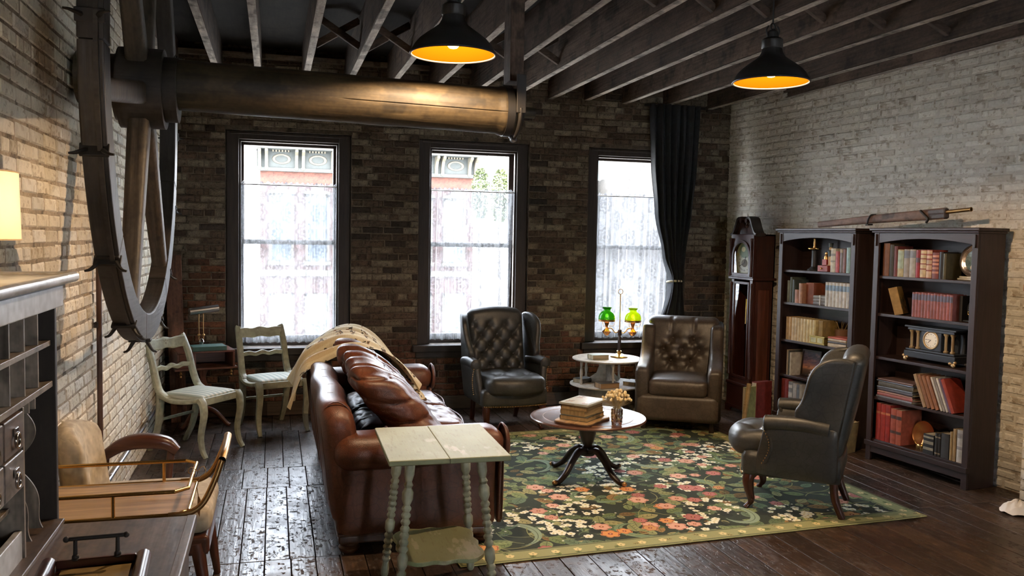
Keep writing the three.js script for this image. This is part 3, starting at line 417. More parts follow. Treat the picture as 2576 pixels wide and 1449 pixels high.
// ---------- pendant lamps ----------
const amber = phys({ color: C(0.03, 0.0088, 0.0002), specularIntensity: 0, roughness: 0.6, side: THREE.DoubleSide }), bulbMat = std({ color: 0xffffff, emissive: C(1, 0.72, 0.36), emissiveIntensity: 9 });
function pendant([x, y, z], label, size = 1) {
  const g = thing('pendant_lamp', label, 'lamp', [x, y, z], 0, 'industrial pendant lamps'); g.scale.setScalar(size);
  const prof = [[0.207, 0], [0.21, 0.006], [0.2, 0.02], [0.187, 0.045], [0.165, 0.07], [0.132, 0.096], [0.098, 0.12], [0.072, 0.14], [0.058, 0.165], [0.054, 0.185]];
  part('shade', [lathe(prof, 48), lathe([[0.054, 0.185], [0.058, 0.19], [0.058, 0.232], [0.05, 0.24], [0.034, 0.246], [0.03, 0.275], [0.018, 0.285], [0.001, 0.287]], 28), torus(0.207, 0.006, 0, 0.002, 0, PI / 2, 0, 0, 48, 8)], M.black, g);
  part('lining', lathe([[0.203, 0.001], [0.196, 0.013], [0.184, 0.04], [0.162, 0.066], [0.129, 0.092], [0.095, 0.116], [0.068, 0.136], [0.05, 0.15], [0.001, 0.152]], 48), amber, g);
  part('bulb', lathe([[0.0005, 0.028], [0.02, 0.032], [0.033, 0.047], [0.036, 0.062], [0.03, 0.082], [0.015, 0.1], [0.013, 0.118]], 18), bulbMat, g);
  part('socket', cyl(0.018, 0.018, 0.05, 0, 0.135, 0), M.brassOld, g);
  part('hook', [torus(0.02, 0.005, 0, 0.303, 0, 0, 0.4, 0, 18, 8), ball(0.02, 0, 0.283, 0, 1, 0.6, 1), tube([[-0.03, 0.25, 0], [-0.04, 0.285, 0], [-0.028, 0.31, 0]], 0.0045, 8, 6), tube([[0.03, 0.25, 0], [0.04, 0.285, 0], [0.028, 0.31, 0]], 0.0045, 8, 6)], M.black, g);
  part('cord', tube([[0, 0.32, 0], [0, (DECK - y) / size, 0]], 0.005, 1, 8), M.black, g);
  const l = new THREE.PointLight(C(1, 0.7, 0.42), LAMP_POWER); l.position.set(0, 0.06, 0); l.shadow.radius = 1.3; l.castShadow = true; l.name = 'pendant_light'; g.add(l);
}
pendant([0.8, 2.491, -3.95], 'black industrial pendant lamp with amber lining above the sofa', 0.954);
pendant([2.662, 2.535, -4.25], 'black industrial pendant lamp with amber lining near the bookcases');

// ---------- writing desk with pigeonholes ----------
{
  const g = thing('pigeonhole_desk', 'dark old writing desk with a pigeonhole hutch against the cream wall', 'desk', [0, 0, 0]);
  const x0 = XL + 0.03, xf = -0.63, za = -2.835, zb = -1.35, ys = 0.76, yt = 1.42, dk = M.deskDark, ed = M.deskWood, bar = std({ color: C(0.3, 0.25, 0.2), map: T.old, roughness: 0.45 });
  part('desktop', [bb(x0, ys - 0.032, -2.805, -0.238, ys, zb, 0.004)], ed, g, 2);
  part('breadboard', bb(-0.262, ys - 0.034, -2.81, -0.232, ys + 0.001, zb, 0.005), ed, g, 2);
  part('pedestal', [bb(x0, 0.002, -2.79, -0.27, ys - 0.033, -2.76, 0.003), bb(x0, 0.002, -1.9, -0.27, ys - 0.033, -1.87), bb(-0.29, 0.1, -2.76, -0.265, ys - 0.033, -1.9)], dk, g);
  for (let k = 0; k < 3; k++) { const d = part('drawer', bb(-0.266, 0.13 + k * 0.2, -2.74, -0.25, 0.31 + k * 0.2, -1.93, 0.004), ed, g); part('knob', ball(0.014, -0.24, 0.22 + k * 0.2, -2.3), M.brassOld, d); }
  part('end_panel', bb(x0, ys, za, xf, yt, za + 0.022, 0.003), dk, g, 1);
  part('back_panel', bb(x0, ys, za, x0 + 0.012, yt + 0.03, zb), dk, g, 2);
  part('hutch_top', bb(x0, yt + 0.06, za - 0.02, xf + 0.02, yt + 0.075, zb), dk, g, 2);
  const blue = std({ color: C(0.62, 0.64, 0.67), map: T.mottle, roughness: 0.28, bumpMap: T.oldB, bumpScale: 0.001 });
  part('frieze', bb(xf - 0.02, yt - 0.004, za - 0.035, xf + 0.012, yt + 0.068, zb, 0.004), blue, g, 2);
  part('cornice', [cyl(0.016, 0.016, zb - za + 0.08, xf + 0.032, yt + 0.083, (za + zb) / 2 - 0.04, PI / 2, 0, 0, 14), bb(x0, yt + 0.07, za - 0.08, xf + 0.035, yt + 0.099, za - 0.05, 0.006), bb(x0, yt + 0.075, za - 0.07, xf + 0.03, yt + 0.09, zb)], blue, g, 2);
  part('shelf', bb(x0, 1.302, za + 0.02, xf - 0.012, 1.318, zb, 0.002), bar, g, 2);
  part('shelf', bb(x0, 1.178, za + 0.02, xf - 0.008, 1.196, zb, 0.002), bar, g, 2);
  for (let z = -2.7; z < zb; z += 0.137) part('divider', [bb(x0, 1.196, z, xf - 0.018, 1.302, z + 0.009), bb(x0, 1.318, z, xf - 0.018, yt, z + 0.009)], bar, g, 1);
  part('upright', bb(x0, ys, -2.5, xf - 0.006, 1.178, -2.488, 0.002), bar, g, 1);
  for (let z = -2.62; z < -2.55; z += 0.062) part('divider', bb(x0, 1.14, z - 0.05, xf - 0.02, 1.178, z - 0.042), bar, g, 1);
  // wavy letter dividers
  for (const z of [-2.575, -2.69]) for (const [ya, yb] of [[0.98, 1.165], [0.79, 0.98]]) { const e = []; for (let i = 0; i <= 20; i++) { const v = i / 20; e.push([xf - 0.085 + 0.06 * Math.sin(v * PI) + (ya < 0.9 ? 0.075 * Math.pow(1 - v, 4) : 0.0), lerp(ya, yb, v)]); } part('wavy_divider', ext([[x0 + 0.012, ya], ...e, [x0 + 0.012, yb]], 0.006).translate(0, 0, z), bar, g, 1); }
  // drawers with white ring pulls
  const grey = std({ color: C(0.26, 0.23, 0.21), map: T.old, roughness: 0.35 });
  for (const [y0, y1, m] of [[1.075, 1.172, M.deskWood], [0.97, 1.068, grey]]) for (const z of [-2.484, -2.31]) {
    const d = part('drawer', bb(x0 + 0.03, y0, z, xf - 0.004, y1, z + 0.165, 0.004), m, g, 2), zz = z + 0.082, yy = (y0 + y1) / 2;
    part('pull', [torus(0.018, 0.004, xf + 0.004, yy - 0.012, zz, 0, PI / 2, 0, 18, 8), rbox(0.006, 0.022, 0.03, 0.002, xf, yy + 0.01, zz)], M.chrome, d);
  }
  part('slot_shelf', bb(x0, 0.9, -2.488, xf - 0.04, 0.912, zb, 0.002), bar, g, 2);
  part('letter_rail', bb(xf - 0.03, ys, -2.488, xf - 0.012, 0.85, zb, 0.003), blue, g, 2);
  part('ledge', [bb(x0, ys, za + 0.02, xf + 0.02, ys + 0.014, zb, 0.003)], ed, g, 2);
  // drum lamp on the hutch
  const l = thing('table_lamp', 'cream drum shade table lamp on the hutch of the desk', 'lamp', [-0.79, yt + 0.1, -2.5]);
  part('base', lathe([[0.001, 0], [0.07, 0], [0.07, 0.012], [0.03, 0.03], [0.014, 0.05], [0.012, 0.16], [0.001, 0.165]], 24), M.brassOld, l);
  part('shade', [lathe([[0.15, 0.1], [0.146, 0.275]], 48), torus(0.15, 0.002, 0, 0.1, 0, PI / 2), torus(0.146, 0.002, 0, 0.275, 0, PI / 2)], phys({ color: C(0.86, 0.74, 0.52), roughness: 1, transmission: 0.4, thickness: 0, side: THREE.DoubleSide }), l);
  part('bulb', ball(0.028, 0, 0.2, 0), bulbMat, l);
  const pl = new THREE.PointLight(C(1, 0.7, 0.4), TABLE_LAMP); pl.position.set(0, 0.2, 0); pl.castShadow = true; pl.name = 'table_lamp_light'; l.add(pl);
  // serving tray on the desk
  const tr = thing('wooden_tray', 'small red-brown wooden tray with a turned gallery handle on the desk', 'tray', [-0.43, ys + 0.002, -2.245], 0.06), mh = M.mahogany;
  part('base', bb(-0.11, 0.002, -0.15, 0.1, 0.014, 0.15, 0.003), mh, tr); part('lining', bb(-0.085, 0.0142, -0.125, 0.08, 0.017, 0.13), std({ color: C(0.4, 0.26, 0.08), map: T.mottle, roughness: 0.6 }), tr);
  part('end_roll', cyl(0.018, 0.018, 0.3, 0.108, 0.026, 0, PI / 2, 0, 0, 16), mh, tr); part('end_roll', cyl(0.018, 0.018, 0.3, -0.118, 0.026, 0, PI / 2, 0, 0, 16), mh, tr);
  for (const z of [-0.145, 0.145]) part('side_rail', bb(-0.1, 0.014, z - 0.007, 0.09, 0.036, z + 0.007, 0.003), mh, tr);
  part('handle', [-0.055, 0.045].flatMap((x) => [cyl(0.006, 0.005, 0.05, x, 0.06, -0.146, 0, 0, 0, 10), ball(0.009, x, 0.04, -0.146), torus(0.008, 0.003, x, 0.034, -0.146, PI / 2, 0, 0, 14, 6)]).concat([cyl(0.0055, 0.0055, 0.14, -0.005, 0.088, -0.146, 0, 0, PI / 2, 10), ball(0.008, -0.076, 0.088, -0.146), ball(0.008, 0.066, 0.088, -0.146)]), M.iron, tr);
}
// ---------- brass bar cart ----------
{
  const g = thing('bar_cart', 'brass bar cart with a light wooden tray between desk and cream chair', 'cart', [-0.58, 0, -3.225]);
  const w = 0.3, d = 0.205, b = M.brass, r = 0.0085, y = 0.7;
  part('tray', bb(-w, y - 0.014, -d, w, y, d, 0.004), M.oak, g, 0); part('lower_tray', bb(-w, 0.28, -d, w, 0.294, d, 0.004), M.oak, g, 0);
  const loop = (yy, e = 0.02) => [[-w, yy, -d], [w - 0.04, yy, -d], [w, yy, -d + 0.04], [w, yy, d - 0.04], [w - 0.04, yy, d], [-w, yy, d]];
  for (const yy of [y - 0.004, 0.286]) part('tray_rim', loop(yy).slice(0, -1).map((p, i) => tube([p, loop(yy)[i + 1]], 0.007, 1, 8)), b, g);
  part('gallery_rail', loop(y + 0.075).slice(0, -1).map((p, i) => tube([p, loop(y + 0.075)[i + 1]], r * 0.8, 1, 8)).concat(loop(y + 0.075).map((p) => ball(r * 0.8, ...p, 1, 1, 1, 8))), b, g);
  for (const [x, z] of [[0.18, -d], [0.07, d], [-0.2, -d], [-0.2, d]]) part('post', cyl(0.006, 0.006, 0.075, x, y + 0.038, z, 0, 0, 0, 10), b, g);
  for (const z of [-d, d]) for (const x of [-w + 0.04, w - 0.06]) part('leg', cyl(0.009, 0.009, y - 0.06, x, (y + 0.06) / 2 - 0.01, z, 0, 0, 0, 10), b, g);
  for (const [x, z] of [[w - 0.06, -d], [w - 0.06, d], [-w + 0.04, -d], [-w + 0.04, d]]) part('wheel', [torus(0.028, 0.006, x, 0.034, z, 0, 0, 0, 20, 8), cyl(0.006, 0.006, 0.02, x, 0.034, z, PI / 2)], M.black, g);
  const arm = (z) => [[w - 0.06, y - 0.004, z], [w + 0.005, y, z], [w + 0.05, y + 0.03, z * 0.98], [w + 0.085, y + 0.1, z * 0.94], [w + 0.11, y + 0.17, z * 0.9]];
  part('handle', [tube(arm(-d), 0.0105, 24, 10), tube(arm(d), 0.0105, 24, 10), tube([[w + 0.11, y + 0.17, -d * 0.9], [w + 0.116, y + 0.185, -d * 0.5], [w + 0.116, y + 0.185, d * 0.5], [w + 0.11, y + 0.17, d * 0.9]], 0.0135, 20, 12)], M.brassOld, g);
  const s = single('twine_tag', [tube([[0, 0, 0], [0.02, 0.02, 0.01], [0.03, 0.0, 0.015], [0.01, -0.02, 0.012], [0.0, -0.05, 0.012], [0.004, -0.09, 0.013]], 0.0016, 24, 5), tube([[0, 0, 0], [-0.02, 0.018, 0.01], [-0.03, 0.0, 0.012], [-0.008, -0.01, 0.012]], 0.0016, 20, 5), rbox(0.002, 0.07, 0.04, 0.001, 0.006, -0.125, 0.013, 0.2, 0.3)], std({ color: C(0.45, 0.3, 0.14), roughness: 0.9 }), 'brown paper tag tied with twine to the bar cart rail', 'tag');
  s.position.set(-0.268, 0.775, -3.27);
}
// ---------- cream lounge chair ----------
{
  const g = thing('lounge_chair', 'cream upholstered lounge chair with a brown wooden arm beside the cart', 'chair', [-0.54, 0, -4.0], PI / 2);  // faces +x
  const fr = wood(C(0.13, 0.045, 0.025), 0.3);
  part('backrest', [warp(soft(0.42, 0.56, 0.09, { r: 0.045, seg: [14, 12, 5], bulge: [0, 0, 0.015] }), (x, y, z) => [x, y + 0.545 - 0.05 * (x / 0.21) ** 2, z - 0.26 - 0.14 * (y + 0.1) + 0.16 * (x / 0.25) ** 2 * 0.6])], M.cream, g);
  part('seat', place(soft(0.52, 0.12, 0.56, { r: 0.05, seg: [12, 5, 12], bulge: [0, 0.02, 0] }), 0, 0.43, 0.01), M.cream, g);
  part('seat_rail', [rbox(0.54, 0.09, 0.56, 0.02, 0, 0.33, 0.0)], fr, g);
  for (const s of [-1, 1]) {
    if (s > 0) part('arm', sweep([[s * 0.27, 0.6, -0.22], [s * 0.27, 0.65, -0.14], [s * 0.27, 0.665, -0.05], [s * 0.27, 0.65, 0.05], [s * 0.27, 0.61, 0.1]], (t) => [0.022 + 0.012 * Math.sin(t * PI), 0.03 + 0.018 * Math.sin(t * PI)], { n: 20, m: 14, pow: 3, up: [1, 0, 0] }), fr, g);
    if (s > 0) part('arm_post', sweep([[s * 0.27, 0.3, 0.09], [s * 0.27, 0.45, 0.06], [s * 0.27, 0.62, 0.075]], () => 0.018, { n: 10, m: 10 }), fr, g);
    if (s > 0) part('arm_post', sweep([[s * 0.27, 0.3, -0.2], [s * 0.27, 0.45, -0.22], [s * 0.27, 0.61, -0.21]], () => 0.018, { n: 10, m: 10 }), fr, g);
    for (const f of [1, -1]) part('leg', sweep([[s * 0.25, 0.34, f * 0.23], [s * 0.262, 0.15, f * 0.26], [s * 0.272, 0.001, f * 0.28]], (t) => lerp(0.03, 0.015, t), { n: 8, m: 12 }), fr, g);
  }
}

// ---------- pale green side chairs ----------
T.stripe = tex(256, 64, (u, v) => { const s = 0.5 + 0.5 * Math.cos(u * 2 * PI * 9), n = fbm(u, v, 64, 16, 2, 9) * 0.06; const k = sstep(0.25, 0.75, s); return [0.70 + 0.17 * k - n, 0.74 + 0.13 * k - n, 0.70 + 0.12 * k - n]; });
const stripeMat = std({ map: T.stripe, roughness: 0.7, color: C(0.8, 0.8, 0.78) });
function paleChair(pos, turn, label) {   // faces +z
  const g = thing('side_chair', label, 'chair', pos, turn, 'pale green side chairs'), m = M.paleGreen;
  const W = 0.2, D = 0.21;
  part('seat', [uvOf(place(soft(0.38, 0.05, 0.38, { r: 0.022, seg: [14, 4, 14], bulge: [0, 0.014, 0] }), 0, 0.425, 0.005), (x, y, z) => [x / 0.4 + 0.5, z])], stripeMat, g);
  for (const s of [-1, 1]) {
    // side rail sweeps from the back post round into the sabre leg
    part('back_post', sweep([[s * W * 0.93, 0.84, -0.335], [s * W * 0.95, 0.82, -0.325], [s * W * 0.97, 0.7, -0.272], [s * W * 0.98, 0.56, -0.232], [s * W, 0.46, -0.19], [s * W, 0.415, -0.12]], (t) => [0.019, lerp(0.022, 0.03, t)], { n: 26, m: 14, pow: 4, up: [1, 0, 0] }), m, g);
    part('side_rail', sweep([[s * W, 0.425, -0.16], [s * W, 0.398, -0.06], [s * W, 0.4, 0.06], [s * W, 0.418, 0.165], [s * W, 0.422, 0.2]], (t) => [0.018, lerp(0.034, 0.032, t)], { n: 20, m: 14, pow: 4, up: [1, 0, 0] }), m, g);
    part('front_leg', sweep([[s * W, 0.43, 0.185], [s * W, 0.39, 0.215], [s * W, 0.3, 0.222], [s * W, 0.16, 0.195], [s * W * 1.01, 0.06, 0.21], [s * W * 1.02, 0.001, 0.245]], (t) => [lerp(0.022, 0.014, t), lerp(0.033, 0.016, t)], { n: 26, m: 14, pow: 4, up: [1, 0, 0] }), m, g);
    part('rear_leg', sweep([[s * W, 0.44, -0.18], [s * W * 0.97, 0.3, -0.195], [s * W * 0.94, 0.14, -0.23], [s * W * 0.92, 0.001, -0.3]], (t) => [lerp(0.02, 0.016, t), lerp(0.032, 0.019, t)], { n: 18, m: 14, pow: 4, up: [1, 0, 0] }), m, g);
  }
  part('front_rail', rbox(0.37, 0.055, 0.024, 0.006, 0, 0.405, 0.196), m, g); part('rear_rail', rbox(0.36, 0.055, 0.024, 0.006, 0, 0.41, -0.19), m, g);
  part('stretcher', rbox(0.36, 0.022, 0.018, 0.005, 0, 0.24, -0.208), m, g);
  const wave = (h, amp, n, yy) => { const a = [], b = []; for (let i = 0; i <= 40; i++) { const x = lerp(-0.185, 0.185, i / 40), e = Math.sin(i / 40 * PI); a.push([x, yy + h / 2 + amp * Math.cos(x / 0.185 * PI * n) * e]); b.push([x, yy - h / 2 + amp * Math.cos(x / 0.185 * PI * n) * e * 0.9]); } return [...a, ...b.reverse()]; };
  const top = part('crest_rail', warp(ext(wave(0.082, 0.007, 2.5, 0.79), 0.026, 0.005), (x, y, z) => [x, y, z - 0.318 - 0.022 * Math.cos(x / 0.185 * PI / 2) - (0.8 - y) * -0.4 * 0.5]), m, g);
  part('carving', [...Array(8)].map((_, k) => ball(0.0125, Math.cos(k * PI / 4) * 0.024, 0.79 + Math.sin(k * PI / 4) * 0.024, -0.318, 1, 1, 0.5, 8)).concat([ball(0.012, 0, 0.79, -0.314, 1, 1, 0.6, 8)]).concat([-1, 1].flatMap((s) => [0.6, 0, -0.6].map((a) => ball(0.016, s * (0.056 + 0.012 * Math.cos(a)), 0.79 + 0.02 * Math.sin(a), -0.316, 1.4, 0.55, 0.4, 8)))), m, top);
  part('cross_rail', warp(ext(wave(0.036, 0.009, 3, 0.615), 0.022, 0.005), (x, y, z) => [x, y, z - 0.258 - 0.015 * Math.cos(x / 0.185 * PI / 2)]), m, g);
  return g;
}
paleChair([-0.545, 0, -6.8], fwdTurn(0.8, 0.6), 'pale green side chair with carved crest rail nearest the cream brick wall');
paleChair([0.0, 0, -7.4], fwdTurn(0.36, 0.93), 'pale green side chair behind the sofa back below the window');
{ // small table with an open shelf, lamp and book
  const g = thing('writing_table', 'small reddish writing table in the corner between the pale green chairs', 'table', [-0.575, 0, -7.6], 0.25), m = M.redWood, y = 0.655;
  part('top', rbox(0.46, 0.02, 0.34, 0.006, 0, y, 0), m, g); part('box_side', rbox(0.018, 0.12, 0.33, 0.003, -0.22, y - 0.07, 0), m, g); part('box_side', rbox(0.018, 0.12, 0.33, 0.003, 0.22, y - 0.07, 0), m, g); part('box_back', rbox(0.42, 0.12, 0.014, 0.003, 0, y - 0.07, -0.155), m, g);
  part('box_floor', rbox(0.5, 0.018, 0.35, 0.005, 0, y - 0.14, 0), m, g); part('drop_front', rbox(0.13, 0.12, 0.018, 0.003, -0.15, y - 0.07, 0.165), m, g);
  for (const s of [-0.2, 0.2]) part('finial', lathe([[0.001, -0.06], [0.01, -0.05], [0.006, -0.04], [0.013, -0.025], [0.006, -0.012], [0.012, 0]], 14, s, y - 0.15, 0.15), M.brassOld, g);
  part('pedestal', lathe([[0.05, 0.1], [0.03, 0.16], [0.022, 0.28], [0.036, 0.36], [0.022, 0.42], [0.045, 0.5]], 20), m, g);
  for (let k = 0; k < 3; k++) { const a = k * 2.094 + 0.5; part('foot', sweep([[0, 0.16, 0], [Math.cos(a) * 0.1, 0.13, Math.sin(a) * 0.1], [Math.cos(a) * 0.2, 0.03, Math.sin(a) * 0.2], [Math.cos(a) * 0.23, 0.018, Math.sin(a) * 0.23]], (t) => lerp(0.024, 0.015, t), { n: 12, m: 10, up: [0.1, 1, 0] }), m, g); }
  const l = thing('desk_lamp', 'small metal desk lamp with a tube shade on the writing table', 'lamp', [-0.59, y + 0.011, -7.62], 0.35);
  part('base', lathe([[0.001, 0], [0.05, 0], [0.05, 0.008], [0.022, 0.02], [0.016, 0.035], [0.024, 0.055], [0.016, 0.075], [0.009, 0.085], [0.001, 0.088]], 20), M.chrome, l);
  part('stem', [tube([[-0.018, 0.07, 0], [-0.018, 0.3, 0.0]], 0.0035, 1, 8), tube([[0.018, 0.07, 0], [0.018, 0.3, 0.0]], 0.0035, 1, 8), ball(0.013, 0.018, 0.11, 0), ball(0.013, -0.018, 0.11, 0)], M.brassOld, l);
  part('shade', [cyl(0.03, 0.03, 0.24, 0.02, 0.325, 0.012, 0, 0, PI / 2 + 0.1, 24)], M.steel, l);
  const b = thing('green_book', 'green hardback book lying flat on the writing table', 'book', [-0.53, y + 0.0105, -7.52], 0.25);
  part('cover', [rbox(0.27, 0.004, 0.19, 0.0015, 0, 0.002, 0), rbox(0.27, 0.004, 0.19, 0.0015, 0, 0.034, 0), rbox(0.27, 0.032, 0.004, 0.0015, 0, 0.018, 0.094)], std({ color: C(0.04, 0.1, 0.085), roughness: 0.6 }), b); part('pages', bb(-0.13, 0.004, -0.09, 0.13, 0.032, 0.092), M.paper, b);
}
// ---------- leather sofa: faces +x, its near end towards the camera ----------
{
  const g = thing('leather_sofa', 'brown leather rolled-arm sofa seen from its end', 'sofa', [0.72, 0, -5.5], PI / 2), m = M.sofa;
  // local: x along the sofa (+x = near end), z = forward
  const L = 2.36, H = L / 2, cr = (x, z, s) => 0.006 * (N3(x * 9, z * 9, s) - 0.5) + 0.01 * (N3(x * 4 + 9, z * 4, s + 3) - 0.5);
  part('base', place(soft(L - 0.06, 0.22, 0.8, { r: 0.02, seg: [20, 4, 10] }), 0, 0.21, 0.0), m, g);
  part('plinth', [rbox(L - 0.06, 0.045, 0.8, 0.012, 0, 0.085, 0), rbox(L - 0.05, 0.016, 0.81, 0.006, 0, 0.112, 0)], M.walnut, g);
  // back: leaning wall with a rounded top, scooped at the ends
  part('back', [warp(soft(L - 0.04, 0.62, 0.17, { r: 0.075, seg: [40, 14, 8] }), (x, y, z) => { const e = sstep(0.86, 1, Math.abs(x) / H); return [x, y + 0.48 - 0.05 * e, z - 0.36 - 0.11 * (y + 0.2) + 0.01 * Math.sin(x * 9)]; })], m, g);
  for (let k = -4; k <= 4; k++) part('back_seam', tube([[0.1, 0.083], [0.2, 0.083], [0.275, 0.058], [0.308, 0], [0.275, -0.058], [0.2, -0.083], [0, -0.084], [-0.2, -0.084]].map(([y, z]) => [k * 0.27, y + 0.481, z - 0.36 - 0.11 * (y + 0.2) + 0.01 * Math.sin(k * 0.27 * 9)]), 0.0045, 30, 6), m, g);
  for (const s of [-1, 1]) {
    const A = (x, y, z) => [s * (H - 0.105) + s * x, y, z];
    // arm body and roll
    part('arm', [warp(soft(0.19, 0.5, 0.84, { r: 0.05, seg: [8, 12, 22] }), (x, y, z) => A(x * (y > 0.05 ? 1 : 0.94) * s, y + 0.34, z + 0.01)), warp(soft(0.27, 0.19, 0.9, { r: 0.095, seg: [14, 10, 24], disp: (x, y, z) => cr(x, z, 7) }), (x, y, z) => { const f = sstep(-0.3, 0.3, z); return A(x * s + 0.02, y + 0.548 - 0.012 * (1 - f), z + 0.02); })], m, g, 2);
    part('arm_scroll', [lathe([[0.001, 0.022], [0.03, 0.026], [0.06, 0.022], [0.088, 0.016], [0.1, 0.004], [0.1, -0.006]], 32).rotateX(PI / 2).translate(...A(0.02, 0.545, 0.478)), warp(soft(0.15, 0.36, 0.03, { r: 0.014, seg: [8, 14, 3] }), (x, y, z) => A(x * lerp(0.75, 1.05, clamp(y / 0.36 + 0.5)) * s, y + 0.29, z + 0.455))], m, g);
    part('arm_piping', [torus(0.1, 0.006, ...A(0.02, 0.545, 0.474), 0, 0, 0, 36, 8), tube([A(-0.07, 0.46, 0.462), A(-0.062, 0.3, 0.466), A(-0.05, 0.13, 0.466)], 0.005, 10, 6), tube([A(0.085, 0.47, 0.462), A(0.07, 0.3, 0.466), A(0.055, 0.13, 0.466)], 0.005, 10, 6)], m, g);
    part('arm_pleat', [-0.15].map((z) => tube([A(-0.12, 0.53, z), A(-0.08, 0.62, z), A(0.02, 0.648, z), A(0.12, 0.62, z), A(0.16, 0.54, z)], 0.005, 16, 6)), m, g);
    for (const z of [-0.34, 0.36]) part('foot', lathe([[0.03, 0], [0.034, 0.006], [0.052, 0.02], [0.056, 0.034], [0.046, 0.044], [0.05, 0.05], [0.058, 0.062], [0.056, 0.085], [0.045, 0.1]], 24, s * (H - 0.09), 0.0005, z).scale(1, z > 0 ? 0.89 : 1, 1).translate(0, z > 0 ? 0.0105 : 0, 0), M.walnut, g);
  }
  // seat cushions, crowned and creased
  for (let k = 0; k < 3; k++) { const w = (L - 0.44) / 3, cx = -H + 0.22 + w * (k + 0.5), c = part('seat_cushion', place(soft(w - 0.008, 0.17, 0.68, { r: 0.06, seg: [44, 8, 48], bulge: [0, 0.035, 0.015], disp: (x, y, z, n) => (n[1] > 0.3 ? -0.01 * ridge(x * 7 + k * 4, z * 12, 1, 31) - 0.008 * ridge(x * 16, z * 9 + k, 2, 35) + 0.012 * (N3(x * 8 + k * 9, z * 14, 5) - 0.5) + 0.016 * (N3(x * 4 + k * 3, z * 4, 15) - 0.5) : 0) }), cx, 0.395, 0.125), m, g);
    for (const y of [0.062, -0.06]) part('piping', tube([[cx - w / 2 + 0.02, 0.395 + y, 0.44], [cx, 0.4 + y, 0.472], [cx + w / 2 - 0.02, 0.395 + y, 0.44]], 0.005, 12, 6), m, c); }
  // loose back cushions, slumped and deeply creased
  for (let k = 0; k < 3; k++) {
    const w = (L - 0.44) / 3, cx = -H + 0.22 + w * (k + 0.5), tw = [0.02, -0.03, 0.1][k];
    const c = part('back_cushion', place(warp(soft(w + 0.05, 0.5, 0.24, { r: 0.1, seg: [64, 48, 12], bulge: [0, 0.01, 0.05], disp: (x, y, z) => { const rad = Math.hypot(x * 1.1, y - 0.18), rip = Math.sin(x * 40 + 6 * N3(x * 5, y * 5, k)) * 0.011 * sstep(0.0, 0.2, y) + 0.026 * (N3(x * 9 + k * 7, y * 7, 3) - 0.5) + 0.04 * (N3(x * 5, y * 16 + x * 8, 9 + k) - 0.5) * sstep(0.28, 0.0, Math.abs(y - 0.02)); return rip - 0.016 * ridge(x * 6 + k * 9, y * 9, x * 2, 21) - 0.013 * ridge(x * 14 + k * 5, y * 7, y * 3, 25) - 0.02 * sstep(0.1, 0, Math.abs(y + 0.02 + x * 0.3)) * sstep(0.3, 0.0, rad); } }), (x, y, z) => [x + tw * (y + 0.2) * 0.3, y + 0.7 - 0.02 * (x / w) ** 2, z - 0.05 - 0.82 * y - 0.25 * (z > 0 ? 0 : 0)]), cx, -0.03, 0.02), m, g);
    part('seam', [tube([[cx - w / 2 + 0.03, 0.85, -0.12], [cx - w / 4, 0.885, -0.095], [cx, 0.892, -0.09], [cx + w / 4, 0.885, -0.095], [cx + w / 2 - 0.03, 0.85, -0.12]].map(([x, y, z]) => [x + tw * 0.14, y, z]), 0.0035, 20, 6)], m, c);
  }
}
// ---------- printed throw over the far end of the sofa back ----------
T.quilt = canvasTex(1024, 1024, (c, W) => {
  c.fillStyle = '#d6cbad'; c.fillRect(0, 0, W, W); const r = rng(55);
  for (let i = 0; i < 9000; i++) { c.fillStyle = `rgba(${90 + r() * 90},${75 + r() * 80},${40 + r() * 50},0.12)`; c.fillRect(r() * W, r() * W, 2 + r() * 5, 2 + r() * 5); }
  for (let i = 0; i < 6; i++) { c.fillStyle = 'rgba(165,130,80,0.25)'; c.fillRect(i * W / 6, 0, W / 26, W); }
  for (let i = 0; i < 46; i++) { const x = (i % 6 + 0.62 + 0.1 * r()) * W / 6, y = (Math.floor(i / 6) + 0.5 + 0.2 * r()) * W / 7.5; for (let k = 0; k < 9; k++) { c.fillStyle = k % 3 ? 'rgba(62,56,40,0.85)' : 'rgba(110,72,40,0.8)'; c.beginPath(); c.ellipse(x + (r() - 0.5) * 70, y + (r() - 0.5) * 60, 7 + r() * 13, 5 + r() * 6, r() * 6, 0, 7); c.fill(); } c.strokeStyle = 'rgba(62,56,40,0.7)'; c.lineWidth = 3; c.beginPath(); c.moveTo(x - 30, y + 40); c.quadraticCurveTo(x, y, x + 30, y - 40); c.stroke(); }
});
const quilt = std({ map: T.quilt, roughness: 0.9, side: THREE.DoubleSide, bumpMap: T.weave, bumpScale: 0.0006 });
